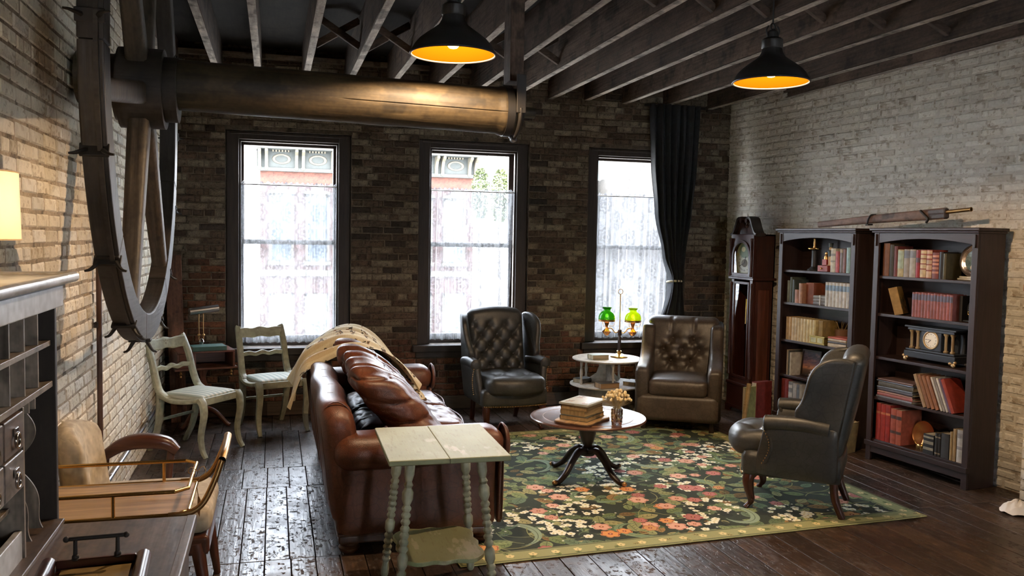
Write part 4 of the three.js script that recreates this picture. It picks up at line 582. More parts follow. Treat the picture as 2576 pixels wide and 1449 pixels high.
{
  const g = thing('printed_throw', 'cream floral printed throw draped over the far end of the sofa back', 'blanket', [0, 0, 0]);
  // path across the sofa, from the back of the sofa over the top and down the cushion front
  const path = curve([[0.125, 0.56, 0], [0.155, 0.66, 0], [0.195, 0.76, 0], [0.255, 0.825, 0], [0.35, 0.88, 0], [0.47, 0.928, 0], [0.585, 0.93, 0], [0.7, 0.875, 0], [0.805, 0.78, 0], [0.9, 0.67, 0], [0.985, 0.57, 0]]);
  part('cloth', uvOf(sheet(60, 90, (u, v) => { const p = path.getPoint(v), T2 = path.getTangent(v), w = 0.8 - 0.1 * v, z = -5.76 - u * w - 0.05 + 0.1 * (1 - v) * sstep(0.35, 0, v), f = 0.016 * Math.sin(u * 15 + v * 4) + 0.022 * Math.sin(u * 6 - v * 7 + 1) + 0.008 * Math.sin(u * 33 + v * 9), droop = -0.07 * sstep(0.25, 0, v) * (1 - u) - 0.07 * sstep(0.14, 0, u) * Math.sin(clamp(v * 1.2) * PI) - 0.05 * sstep(0.88, 1, u) * Math.sin(v * PI); return [p.x - T2.y * f, p.y + T2.x * f + droop + 0.02 * Math.sin(u * PI) * sstep(0.2, 0.5, v), z]; }), (x, y, z) => [z * 1.05 + 0.2, (x * 0.9 - y * 0.15) * 1.5]), quilt, g);
  const g2 = thing('printed_cloth', 'corner of a cream printed cloth lying crumpled on the sofa seat', 'cloth');
  part('cloth', uvOf(sheet(44, 34, (u, v) => { const x = lerp(0.66, 0.99, u) + 0.03 * Math.sin(v * 9), z = lerp(-6.22, -5.72, v) + 0.1 * (1 - u); return [x, 0.512 + 0.05 * N3(u * 5, v * 6, 3) + 0.05 * (1 - u) + 0.02 * Math.sin(v * 14 + u * 5) * (0.5 + u), z]; }), (x, y, z) => [x * 2, z * 2]), quilt, g2);
}
// ---------- worn pale green table with turned legs ----------
T.wornGreen = tex(1024, 1024, (u, v) => {
  const b = fbm(u, v, 5, 5, 5, 401), w = sstep(0.56, 0.66, fbm(u, v, 9, 26, 5, 411)) * sstep(0.35, 0.55, fbm(u, v, 3, 3, 3, 415)), s = 0.25 * sstep(0.58, 0.85, fbm(u, v, 20, 140, 3, 421)), g = [0.60 + 0.1 * b, 0.61 + 0.1 * b, 0.46 + 0.09 * b];
  return g.map((x, k) => lerp(lerp(x, [0.80, 0.77, 0.66][k], w * 0.8), [0.36, 0.3, 0.2][k], s * 0.7));
});
const worn = std({ map: T.wornGreen, color: C(0.75, 0.76, 0.74), roughness: 0.58, bumpMap: T.oldB, bumpScale: 0.0008 });
{
  const g = thing('turned_leg_table', 'pale green worn square table with bobbin-turned legs in front of the sofa end', 'table', [0.725, 0, -3.78], -0.02), y = 0.72, hx = 0.26, hz = 0.315;
  for (const [a, b] of [[-hx, -hx * 0.02], [-hx * 0.02 + 0.0008, hx]]) part('top_board', [rbox(b - a, 0.024, hz * 2, 0.005, (a + b) / 2, y - 0.012, 0)], worn, g, 2);
  part('apron', rbox(hx * 1.3, 0.03, hz * 1.3, 0.006, 0, y - 0.038, 0), worn, g);
  for (const sx of [-1, 1]) for (const sz of [-1, 1]) {
    const prof = [[0.012, 0]], H = 0.72; let yy = 0; const push = (r, d) => { yy += d; prof.push([r, yy]); };
    push(0.018, 0.01); push(0.02, 0.03); push(0.014, 0.04); for (let k = 0; k < 5; k++) { push(0.021, 0.011); push(0.0215, 0.008); push(0.014, 0.011); } push(0.023, 0.02); push(0.0235, 0.035); push(0.013, 0.02);
    for (let k = 0; k < 7; k++) { push(0.0205, 0.011); push(0.021, 0.007); push(0.0135, 0.011); } push(0.024, 0.025); push(0.025, 0.03); push(0.015, 0.02); push(0.021, 0.012); push(0.014, 0.014); push(0.022, 0.03); push(0.022, Math.max(0.02, 0.70 - yy));
    const s = 0.69 / yy, leg = lathe(prof.map(([r, h]) => [r, h * s]), 16);
    leg.translate(0, -0.69, 0).applyMatrix4(M4.makeRotationFromEuler(E3.set(-sz * 0.11, 0, sx * 0.085))).translate(sx * 0.155, 0.692, sz * 0.19);
    leg.computeBoundingBox(); leg.translate(0, -leg.boundingBox.min.y + 0.0005, 0); part('leg', leg, M.paleGreen, g, 1);
  }
  const sh = new THREE.Shape(), n = 64; for (let i = 0; i <= n; i++) { const a = i / n * 2 * PI, q = Math.pow(Math.pow(Math.abs(Math.cos(a)), 7) + Math.pow(Math.abs(Math.sin(a)), 7), -1 / 7), wv = 1 + 0.035 * Math.cos(a * 12); const X = Math.cos(a) * q * 0.185 * wv, Y = Math.sin(a) * q * 0.215 * wv; i ? sh.lineTo(X, Y) : sh.moveTo(X, Y); }
  part('shelf', ext(sh, 0.02, 0.004).rotateX(-PI / 2).translate(0, 0.225, 0), worn, g, 2);
}
// ---------- floral rug ----------
T.rug = canvasTex(2048, 1920, (c, W, H) => {
  const r = rng(4242); c.fillStyle = '#2c3428'; c.fillRect(0, 0, W, H);
  const P = (x, y, f) => { c.save(); c.translate(x, y); f(); c.restore(); };
  const pick = (...a) => a[Math.floor(r() * a.length)];
  const leaf = (x, y, a, L, col) => P(x, y, () => { c.rotate(a); c.fillStyle = col; c.beginPath(); c.moveTo(0, 0); c.bezierCurveTo(L * 0.2, -L * 0.42, L * 0.75, -L * 0.34, L, 0); c.bezierCurveTo(L * 0.75, L * 0.34, L * 0.2, L * 0.42, 0, 0); c.fill(); c.strokeStyle = 'rgba(30,36,24,0.55)'; c.lineWidth = 2.4; c.beginPath(); c.moveTo(0, 0); c.lineTo(L * 0.94, 0); for (let k = 1; k < 4; k++) { c.moveTo(L * k * 0.22, 0); c.lineTo(L * (k * 0.22 + 0.14), -L * 0.16); c.moveTo(L * k * 0.22, 0); c.lineTo(L * (k * 0.22 + 0.14), L * 0.16); } c.stroke(); });
  const bloom = (x, y, R0, col, dk) => P(x, y, () => { c.rotate(r() * 6); for (let k = 0; k < 6; k++) { c.fillStyle = col; c.beginPath(); c.ellipse(Math.cos(k * 1.047) * R0 * 0.55, Math.sin(k * 1.047) * R0 * 0.55, R0 * 0.5, R0 * 0.42, k * 1.047, 0, 7); c.fill(); } c.strokeStyle = dk; c.lineWidth = 2.5; for (let k = 0; k < 6; k++) { c.beginPath(); c.arc(Math.cos(k * 1.047) * R0 * 0.5, Math.sin(k * 1.047) * R0 * 0.5, R0 * 0.4, k * 1.047 - 1.2, k * 1.047 + 1.2); c.stroke(); } c.fillStyle = dk; c.beginPath(); c.arc(0, 0, R0 * 0.25, 0, 7); c.fill(); c.fillStyle = '#d8c28a'; c.beginPath(); c.arc(0, 0, R0 * 0.1, 0, 7); c.fill(); });
  const white = (x, y, R0) => { for (let k = 0; k < 5; k++) { c.fillStyle = '#d6d6c6'; c.beginPath(); c.arc(x + Math.cos(k * 1.257) * R0, y + Math.sin(k * 1.257) * R0, R0 * 0.72, 0, 7); c.fill(); } c.fillStyle = '#b9ad72'; c.beginPath(); c.arc(x, y, R0 * 0.5, 0, 7); c.fill(); };
  const greens = ['#65754a', '#788659', '#566747', '#868b60', '#938f62', '#5d7057'], browns = ['#7c6038', '#8d7044', '#6d5834'];
  const B = 92; c.save(); c.beginPath(); c.rect(B, B, W - 2 * B, H - 2 * B); c.clip();
  for (let i = 0; i < 1150; i++) leaf(r() * W, r() * H, r() * 6.3, 45 + r() * 60, r() < 0.17 ? pick(...browns) : pick(...greens));
  // curling ribbons of large leaf
  for (let i = 0; i < 15; i++) { const x = (i % 4 + 0.3 + 0.5 * r()) * W / 4, y = (Math.floor(i / 4) + 0.3 + 0.5 * r()) * H / 4; P(x, y, () => { c.rotate(r() * 6.3); c.scale(r() < 0.5 ? -1 : 1, 1); c.strokeStyle = pick('#7f9079', '#6e8468', '#86937a'); c.lineCap = 'round'; for (let k = 0; k < 26; k++) { const t = k / 26, a = t * 4.2, q = 150 * (1 - t * 0.6); c.lineWidth = 4 + 34 * Math.sin(PI * Math.min(1, t * 1.05)); c.beginPath(); c.moveTo(Math.cos(a) * q, Math.sin(a) * q * 0.8); const b = a + 0.17; c.lineTo(Math.cos(b) * q * 0.985, Math.sin(b) * q * 0.788); c.stroke(); } c.strokeStyle = 'rgba(40,52,38,0.6)'; c.lineWidth = 3; c.beginPath(); for (let k = 0; k < 26; k++) { const t = k / 26, a = t * 4.2, q = 150 * (1 - t * 0.6); c.lineTo(Math.cos(a) * q, Math.sin(a) * q * 0.8); } c.stroke(); }); }
  for (let i = 0; i < 120; i++) { c.strokeStyle = pick('#8e8d5a', '#7d8458'); c.lineWidth = 4; const x = r() * W, y = r() * H, a = r() * 6; c.beginPath(); c.moveTo(x, y); c.quadraticCurveTo(x + Math.cos(a) * 90, y + Math.sin(a) * 90, x + Math.cos(a + 0.7) * 170, y + Math.sin(a + 0.7) * 170); c.stroke(); }
  for (let i = 0; i < 34; i++) { const x = r() * W, y = r() * H, n = 14 + Math.floor(r() * 16); c.fillStyle = 'rgba(30,36,28,0.75)'; for (let k = 0; k < n; k++) { const a = r() * 6.3, q = Math.sqrt(r()) * 110; c.beginPath(); c.arc(x + Math.cos(a) * q, y + Math.sin(a) * q, 26, 0, 7); c.fill(); } for (let k = 0; k < n; k++) { const a = r() * 6.3, q = Math.sqrt(r()) * 112; white(x + Math.cos(a) * q, y + Math.sin(a) * q, 8 + r() * 4); } for (let k = 0; k < 12; k++) { c.fillStyle = '#d6d6c6'; c.beginPath(); c.arc(x + (r() - 0.5) * 280, y + (r() - 0.5) * 250, 5, 0, 7); c.fill(); } }
  for (let i = 0; i < 105; i++) { const q = r(); bloom(r() * W, r() * H, 26 + r() * 20, q < 0.6 ? pick('#c69a86', '#cda592', '#bb8b78') : q < 0.85 ? pick('#ac7069', '#a36862') : pick('#c58a52', '#b98a5a'), q < 0.6 ? '#8e4a3e' : '#7c3230'); }
  c.restore();
  // pale border with small flowers
  c.fillStyle = '#8d8f66'; for (const [x, y, w, h] of [[0, 0, W, B], [0, H - B, W, B], [0, 0, B, H], [W - B, 0, B, H]]) c.fillRect(x, y, w, h);
  c.fillStyle = '#5b6246'; for (const k of [4, B - 12]) { c.fillRect(k, k, W - 2 * k, 9); c.fillRect(k, H - k - 9, W - 2 * k, 9); c.fillRect(k, k, 9, H - 2 * k); c.fillRect(W - k - 9, k, 9, H - 2 * k); }
  for (let i = 0; i < 90; i++) { const t = i / 90 * 2 * (W + H), q = B / 2, [x, y] = t < W ? [t, q] : t < W + H ? [W - q, t - W] : t < 2 * W + H ? [2 * W + H - t, H - q] : [q, 2 * (W + H) - t]; leaf(x, y, r() * 6.3, 44, pick('#6d7a4c', '#788257', '#9a9465')); c.fillStyle = '#c7bb8a'; for (let k = 0; k < 5; k++) { c.beginPath(); c.arc(x + Math.cos(k * 1.257) * 10, y + Math.sin(k * 1.257) * 10, 7, 0, 7); c.fill(); } }
  const d = c.getImageData(0, 0, W, H), a = d.data; for (let i = 0; i < a.length; i += 4) { const n = (r() - 0.5) * 16; a[i] = a[i] * 1.16 + n; a[i + 1] = a[i + 1] * 1.16 + n; a[i + 2] = a[i + 2] * 1.14 + n; } c.putImageData(d, 0, 0);
});
{
  const w = 2.93, d = 2.74, g = soft(w, 0.009, d, { r: 0.004, seg: [30, 2, 30], disp: (x, y, z, n) => (n[1] > 0.5 ? 0.002 * (N3(x * 3, z * 3, 8) - 0.5) : 0) });
  const m = single('floral_rug', uvOf(g, (x, y, z) => [x / w + 0.5, 0.5 - z / d]), std({ map: T.rug, roughness: 0.95, bumpMap: rep(T.weave, 12), bumpScale: 0.0008 }), 'large dark green floral rug with pink and white blossoms', 'rug');
  m.position.set(2.29, 0.0052, -5.51); m.rotation.y = 0.052;
}

// ---------- books ----------
const bookMats = {};
const bookMat = (c) => (bookMats[c] ??= std({ color: C(...c), map: T.mottle, roughness: 0.62 }));
// a closed book: w = thickness, h = height, d = depth; spine faces +z, stands on y = 0
function book(label, { w, h, d, c, band, page = M.paper, gold }, pos, turn = 0, group, lay) {
  const g = thing('book', label, 'book', pos, turn, group), t = 0.0025, e = 0.003, k = bookMat(c);
  const A = (x) => (lay ? x.applyMatrix4(M4.makeRotationZ(PI / 2)).translate(h / 2, w / 2, 0) : x);
  part('cover', [A(bb(-w / 2, 0, -d / 2, -w / 2 + t, h, d / 2)), A(bb(w / 2 - t, 0, -d / 2, w / 2, h, d / 2)), A(sheet(6, 1, (u, v) => [(u - 0.5) * w, v * h, d / 2 + 0.004 * Math.sin(u * PI)]))], k, g);
  part('pages', A(bb(-w / 2 + t, e, -d / 2 + e, w / 2 - t, h - e, d / 2 - 0.001)), page, g);
  for (const [y0, y1] of band ?? []) part('spine_label', A(sheet(6, 1, (u, v) => [(u - 0.5) * w * 0.99, lerp(y0, y1, v) * h, d / 2 + 0.0008 + 0.004 * Math.sin(u * PI)])), bookMat(band.c), g);
  return g;
}
// ---------- round coffee table ----------
const CT = [2.088, 0, -5.46];
{
  const g = thing('coffee_table', 'round dark wood pedestal coffee table with splayed feet on the rug', 'table', [CT[0], 0.011, CT[2]], 0), y = 0.414;
  part('top', [lathe([[0.001, y - 0.014], [0.36, y - 0.014], [0.392, y - 0.012], [0.4, y - 0.006], [0.4, y], [0.394, y + 0.006], [0.372, y + 0.005], [0.366, y + 0.002], [0.001, y + 0.002]], 72)], M.tableTop, g, 0);
  part('inlay', torus(0.31, 0.0022, 0, y + 0.0015, 0, PI / 2, 0, 0, 72, 6), std({ color: C(0.36, 0.2, 0.1), roughness: 0.3 }), g);
  part('column', lathe([[0.001, 0.15], [0.05, 0.15], [0.055, 0.165], [0.03, 0.185], [0.028, 0.2], [0.04, 0.21], [0.032, 0.222], [0.045, 0.25], [0.058, 0.3], [0.06, 0.33], [0.048, 0.345], [0.056, 0.36], [0.09, 0.385], [0.12, y - 0.014]], 28), M.darkWood, g, 1);
  for (const a0 of [62, 150, 242, 334]) {
    const a = a0 * PI / 180, cx = Math.cos(a), cz = Math.sin(a), l = part('leg', sweep([[cx * 0.02, 0.17, cz * 0.02], [cx * 0.08, 0.19, cz * 0.08], [cx * 0.15, 0.14, cz * 0.15], [cx * 0.22, 0.06, cz * 0.22], [cx * 0.29, 0.018, cz * 0.29], [cx * 0.33, 0.02, cz * 0.33]], (t) => [lerp(0.02, 0.016, t), lerp(0.032, 0.015, t)], { n: 26, m: 12, pow: 3, up: [-cz, 0, cx] }), M.darkWood, g);
    part('toe_cap', ball(0.019, cx * 0.332, 0.018, cz * 0.332, 1, 0.85, 1, 12), M.brassOld, l);
  }
  const yt = 0.011 + y + 0.0025, turn = 0.72;
  const b = thing('wooden_serving_board', 'live-edge light wooden board under the book stack on the coffee table', 'board', [2.0, yt, -5.345], turn);
  const sh = new THREE.Shape(); for (let i = 0; i <= 60; i++) { const q = i / 60 * 2 * PI, p = Math.pow(Math.pow(Math.abs(Math.cos(q)), 6) + Math.pow(Math.abs(Math.sin(q)), 6), -1 / 6), wv = 1 + 0.03 * Math.sin(q * 5) + 0.02 * Math.sin(q * 11); const X = Math.cos(q) * p * 0.18 * wv, Y = Math.sin(q) * p * 0.135 * wv; i ? sh.lineTo(X, Y) : sh.moveTo(X, Y); }
  part('board', ext(sh, 0.02, 0.005).rotateX(-PI / 2), M.oak, b, 0); part('bark_edge', [ext(sh, 0.012, 0.002).rotateX(-PI / 2).scale(1.012, 0.9, 1.012).translate(0, 0.001, 0)], wood(C(0.14, 0.07, 0.035), 0.8), b, 0);
  let yy = yt + 0.021; const ochre = std({ color: C(0.62, 0.42, 0.18), map: T.wood, roughness: 0.9 });
  [['thick tan book at the bottom of the coffee table stack', 0.03, 0.27, 0.2, [0.1, 0.11, 0.09], 0.05], ['cream paged book second from bottom in the coffee table stack', 0.034, 0.25, 0.185, [0.42, 0.3, 0.13], -0.04], ['ochre book third from bottom in the coffee table stack', 0.03, 0.245, 0.19, [0.42, 0.25, 0.1], 0.03]].forEach(([lab, w, h, d, c, dt], k) => { book(lab, { w, h, d, c, page: ochre }, [2.005, yy, -5.35 - 0.005 * k], turn + PI + dt, 'books stacked on the coffee table', true).position.y = yy; yy += w + 0.001; });
  const tb = thing('book', 'pale framed picture book on top of the coffee table stack', 'book', [2.015, yy, -5.365], turn + 0.02, 'books stacked on the coffee table');
  part('cover', rbox(0.29, 0.016, 0.22, 0.004, 0, 0.008, 0), bookMat([0.46, 0.46, 0.38]), tb); part('cover_picture', uvOf(place(prep(new THREE.PlaneGeometry(0.24, 0.17)), 0, 0.0168, 0, -PI / 2), (x, y2, z) => [x * 4, z * 4]), std({ map: canvasTex(256, 256, (c) => { c.fillStyle = '#cfcaba'; c.fillRect(0, 0, 256, 256); const r = rng(5); for (let i = 0; i < 260; i++) { c.fillStyle = ['rgba(150,140,125,.35)', 'rgba(110,90,85,.3)', 'rgba(180,130,110,.3)', 'rgba(225,222,210,.5)'][i % 4]; c.beginPath(); c.ellipse(40 + r() * 170, 40 + r() * 170, 4 + r() * 22, 3 + r() * 10, r() * 6, 0, 7); c.fill(); } }), roughness: 0.25 }), tb);
  // crystal vase with dried flowers
  const v = thing('crystal_vase', 'small cut glass vase on the coffee table', 'vase', [2.175, yt, -5.16]);
  const cut = sheet(48, 20, (u, q) => { const a = u * 2 * PI, h = q * 0.115, r = 0.032 + 0.006 * Math.sin(q * 2.2) + 0.0025 * Math.cos(a * 12 + q * 14) * Math.cos(a * 12 - q * 14) * sstep(0.02, 0.1, q) * sstep(0.95, 0.85, q); return [Math.cos(a) * r, 0.001 + h, Math.sin(a) * r]; }, { closeU: true });
  const inner = lathe([[0.0345, 0.116], [0.032, 0.09], [0.03, 0.05], [0.026, 0.02], [0.001, 0.016]], 40), solid = phys({ color: 0xffffff, transmission: 1, roughness: 0.02, thickness: 0.01, ior: 1.5 });
  part('bowl', [cut, inner, lathe([[0.0372, 0.116], [0.0345, 0.116]], 40)], solid, v); part('foot', lathe([[0.001, 0.0005], [0.034, 0.0005], [0.035, 0.006], [0.03, 0.011], [0.001, 0.013]], 32), M.clear, v); part('rim', torus(0.038, 0.0018, 0, 0.116, 0, PI / 2, 0, 0, 36, 6), M.clear, v);
  const f = thing('dried_flowers', 'bunch of cream dried flower heads in the cut glass vase', 'flowers', [2.175, yt + 0.014, -5.16]), r = rng(31), fm = [[0.72, 0.58, 0.32], [0.78, 0.66, 0.42], [0.62, 0.46, 0.22]].map((c) => std({ color: C(...c), roughness: 0.8 })), sm = std({ color: C(0.36, 0.27, 0.12), roughness: 0.9 });
  for (let i = 0; i < 80; i++) { const a = r() * 2 * PI, s = Math.pow(r(), 0.55), X = Math.cos(a) * s * 0.1, Z = Math.sin(a) * s * 0.09, Y = 0.125 + 0.085 * (1 - s * s * 0.6) * rr(0.75, 1.1, r); const st = part('stem', tube([[Math.cos(a) * 0.022 * r(), 0.002, Math.sin(a) * 0.02 * r()], [Math.cos(a) * 0.024 * r(), 0.09, Math.sin(a) * 0.024 * r()], [X, Y, Z]], 0.0008, 8, 4), sm, f); part('flower_head', ball(rr(0.006, 0.012, r), X, Y + 0.005, Z, 1, 1.15, 1, 8), fm[i % 3], st); }
}
// ---------- round two-tier book table with student lamp ----------
const ST = [2.985, 0, -7.34];
{
  const g = thing('book_table', 'round cream painted two-tier book table under the lamp', 'table', ST), m = M.stone, y = 0.552, yl = 0.315;
  part('top', lathe([[0.001, y - 0.02], [0.31, y - 0.02], [0.326, y - 0.012], [0.326, y - 0.004], [0.316, y], [0.28, y], [0.277, y - 0.002], [0.274, y], [0.001, y]], 64), m, g); part('lower_tier', lathe([[0.001, yl - 0.02], [0.32, yl - 0.02], [0.345, yl - 0.012], [0.345, yl - 0.004], [0.335, yl], [0.001, yl]], 64), m, g);
  for (let k = 0; k < 5; k++) { const a = k / 5 * 2 * PI + 0.5; part('spindle', lathe([[0.012, yl], [0.014, yl + 0.02], [0.009, yl + 0.05], [0.014, yl + 0.1], [0.009, yl + 0.16], [0.013, yl + 0.2], [0.012, y - 0.02]], 12, Math.cos(a) * 0.27, 0, Math.sin(a) * 0.27), m, g); }
  for (let k = 0; k < 3; k++) part('book_divider', ext([[0, 0], [0.2, 0], [0.17, 0.04], [0.1, 0.09], [0.075, 0.16], [0.1, y - yl - 0.02], [0, y - yl - 0.02]], 0.014, 0.002).rotateY(k * 2.094 + 2.75).translate(0, yl, 0), m, g);
  part('drum', lathe([[0.001, 0.14], [0.25, 0.14], [0.26, 0.15], [0.26, yl - 0.03], [0.27, yl - 0.02]], 48), std({ color: C(0.34, 0.3, 0.24), map: T.mottle, roughness: 0.6 }), g);
  for (let k = 0; k < 4; k++) { const a = k * PI / 2 + 0.4; part('leg', sweep([[Math.cos(a) * 0.18, 0.15, Math.sin(a) * 0.18], [Math.cos(a) * 0.24, 0.1, Math.sin(a) * 0.24], [Math.cos(a) * 0.27, 0.001, Math.sin(a) * 0.27]], (t) => lerp(0.028, 0.016, t), { n: 8, m: 10 }), m, g); }
  book('pale green book lying on the top of the book table', { w: 0.042, h: 0.165, d: 0.11, c: [0.3, 0.36, 0.27] }, [2.865, y + 0.001, -7.265], 0.1 + PI, 'books on the book table', true);
  book('tan paged book lying on the lower tier of the book table', { w: 0.048, h: 0.19, d: 0.12, c: [0.12, 0.1, 0.08], page: std({ color: C(0.5, 0.3, 0.14), map: T.wood, roughness: 0.85 }) }, [2.89, yl + 0.001, -7.1], 0.12 + PI, 'books on the book table', true);
  book('dark book lying at the back of the lower tier of the book table', { w: 0.04, h: 0.17, d: 0.11, c: [0.1, 0.1, 0.09] }, [2.78, yl + 0.001, -7.42], 0.5, 'books on the book table', true);
  book('white book lying at the right of the lower tier of the book table', { w: 0.03, h: 0.17, d: 0.12, c: [0.5, 0.52, 0.5] }, [3.2, yl + 0.001, -7.24], 0.7, 'books on the book table', true);
  // double student lamp
  const l = thing('student_lamp', 'brass double student lamp with two green glass shades', 'lamp', [3.104, y + 0.0005, -7.35], 0.06), b = M.brass;
  part('base', lathe([[0.001, 0], [0.078, 0], [0.082, 0.006], [0.076, 0.012], [0.06, 0.016], [0.04, 0.03], [0.022, 0.036], [0.018, 0.05], [0.024, 0.058], [0.014, 0.064], [0.001, 0.066]], 40), b, l);
  part('column', [lathe([[0.013, 0.06], [0.017, 0.08], [0.015, 0.19], [0.011, 0.2]], 18), lathe([[0.011, 0.2], [0.018, 0.205], [0.018, 0.255], [0.011, 0.26]], 18)], M.darkWood, l); part('rod', [cyl(0.005, 0.005, 0.34, 0, 0.42, 0, 0, 0, 0, 10)], b, l); part('ring', torus(0.023, 0.003, 0, 0.612, 0, 0, 0, 0, 28, 8), b, l);
  const sg = (c, e) => phys({ color: C(...c), roughness: 0.22, transmission: 0.55, thickness: 0, side: THREE.DoubleSide, emissive: C(...e), emissiveIntensity: 1 });
  [[-1, [0.03, 0.24, 0.012], 0.012], [1, [0.3, 0.46, 0.01], 0]].forEach(([s, col, up]) => {  // right shade: light through the glass is put into its brighter yellow-green colour
    const x = s * 0.134, o = (q) => q.translate(x, up, 0);
    part('arm', tube([[0, 0.24, 0], [s * 0.045, 0.225, 0], [s * 0.085, 0.265, 0], [s * 0.12, 0.268, 0]], 0.0055, 18, 8).translate(0, up * 0.5, 0), b, l);
    part('font', o(lathe([[0.001, 0.19], [0.014, 0.196], [0.024, 0.205], [0.036, 0.222], [0.042, 0.236], [0.034, 0.24], [0.022, 0.25], [0.013, 0.262], [0.012, 0.285], [0.024, 0.312], [0.02, 0.328], [0.026, 0.335], [0.016, 0.345]], 26)), M.copper, l);
    part('shade', o(lathe([[0.074, 0.338], [0.077, 0.35], [0.076, 0.372], [0.066, 0.397], [0.048, 0.416], [0.034, 0.425], [0.032, 0.438], [0.042, 0.447], [0.044, 0.456]], 36)), sg(col, [0, 0, 0]), l);
    part('shade_ring', o(lathe([[0.0745, 0.326], [0.077, 0.328], [0.077, 0.343], [0.0745, 0.345]], 36)), M.brassOld, l);
    part('shade_holder', [0, 1, 2].map((k) => { const a = k * 2.094 + 0.4; return o(tube([[Math.cos(a) * 0.014, 0.288, Math.sin(a) * 0.014], [Math.cos(a) * 0.06, 0.284, Math.sin(a) * 0.06], [Math.cos(a) * 0.076, 0.33, Math.sin(a) * 0.076]], 0.0018, 10, 5)); }), b, l);
    part('chimney', o(lathe([[0.02, 0.345], [0.026, 0.37], [0.021, 0.42], [0.019, 0.51]], 20)), M.clear, l);
    part('bulb', o(ball(0.014, 0, 0.378, 0, 1, 1.3, 1)), std({ color: 0xffffff, emissive: C(1, 0.7, 0.35), emissiveIntensity: 6 }), l);
    const pl = new THREE.PointLight(C(1, 0.66, 0.32), STUDENT_LAMP); pl.position.set(x, 0.378 + up, 0); pl.castShadow = true; pl.name = 'student_lamp_light'; l.add(pl);
  });
}
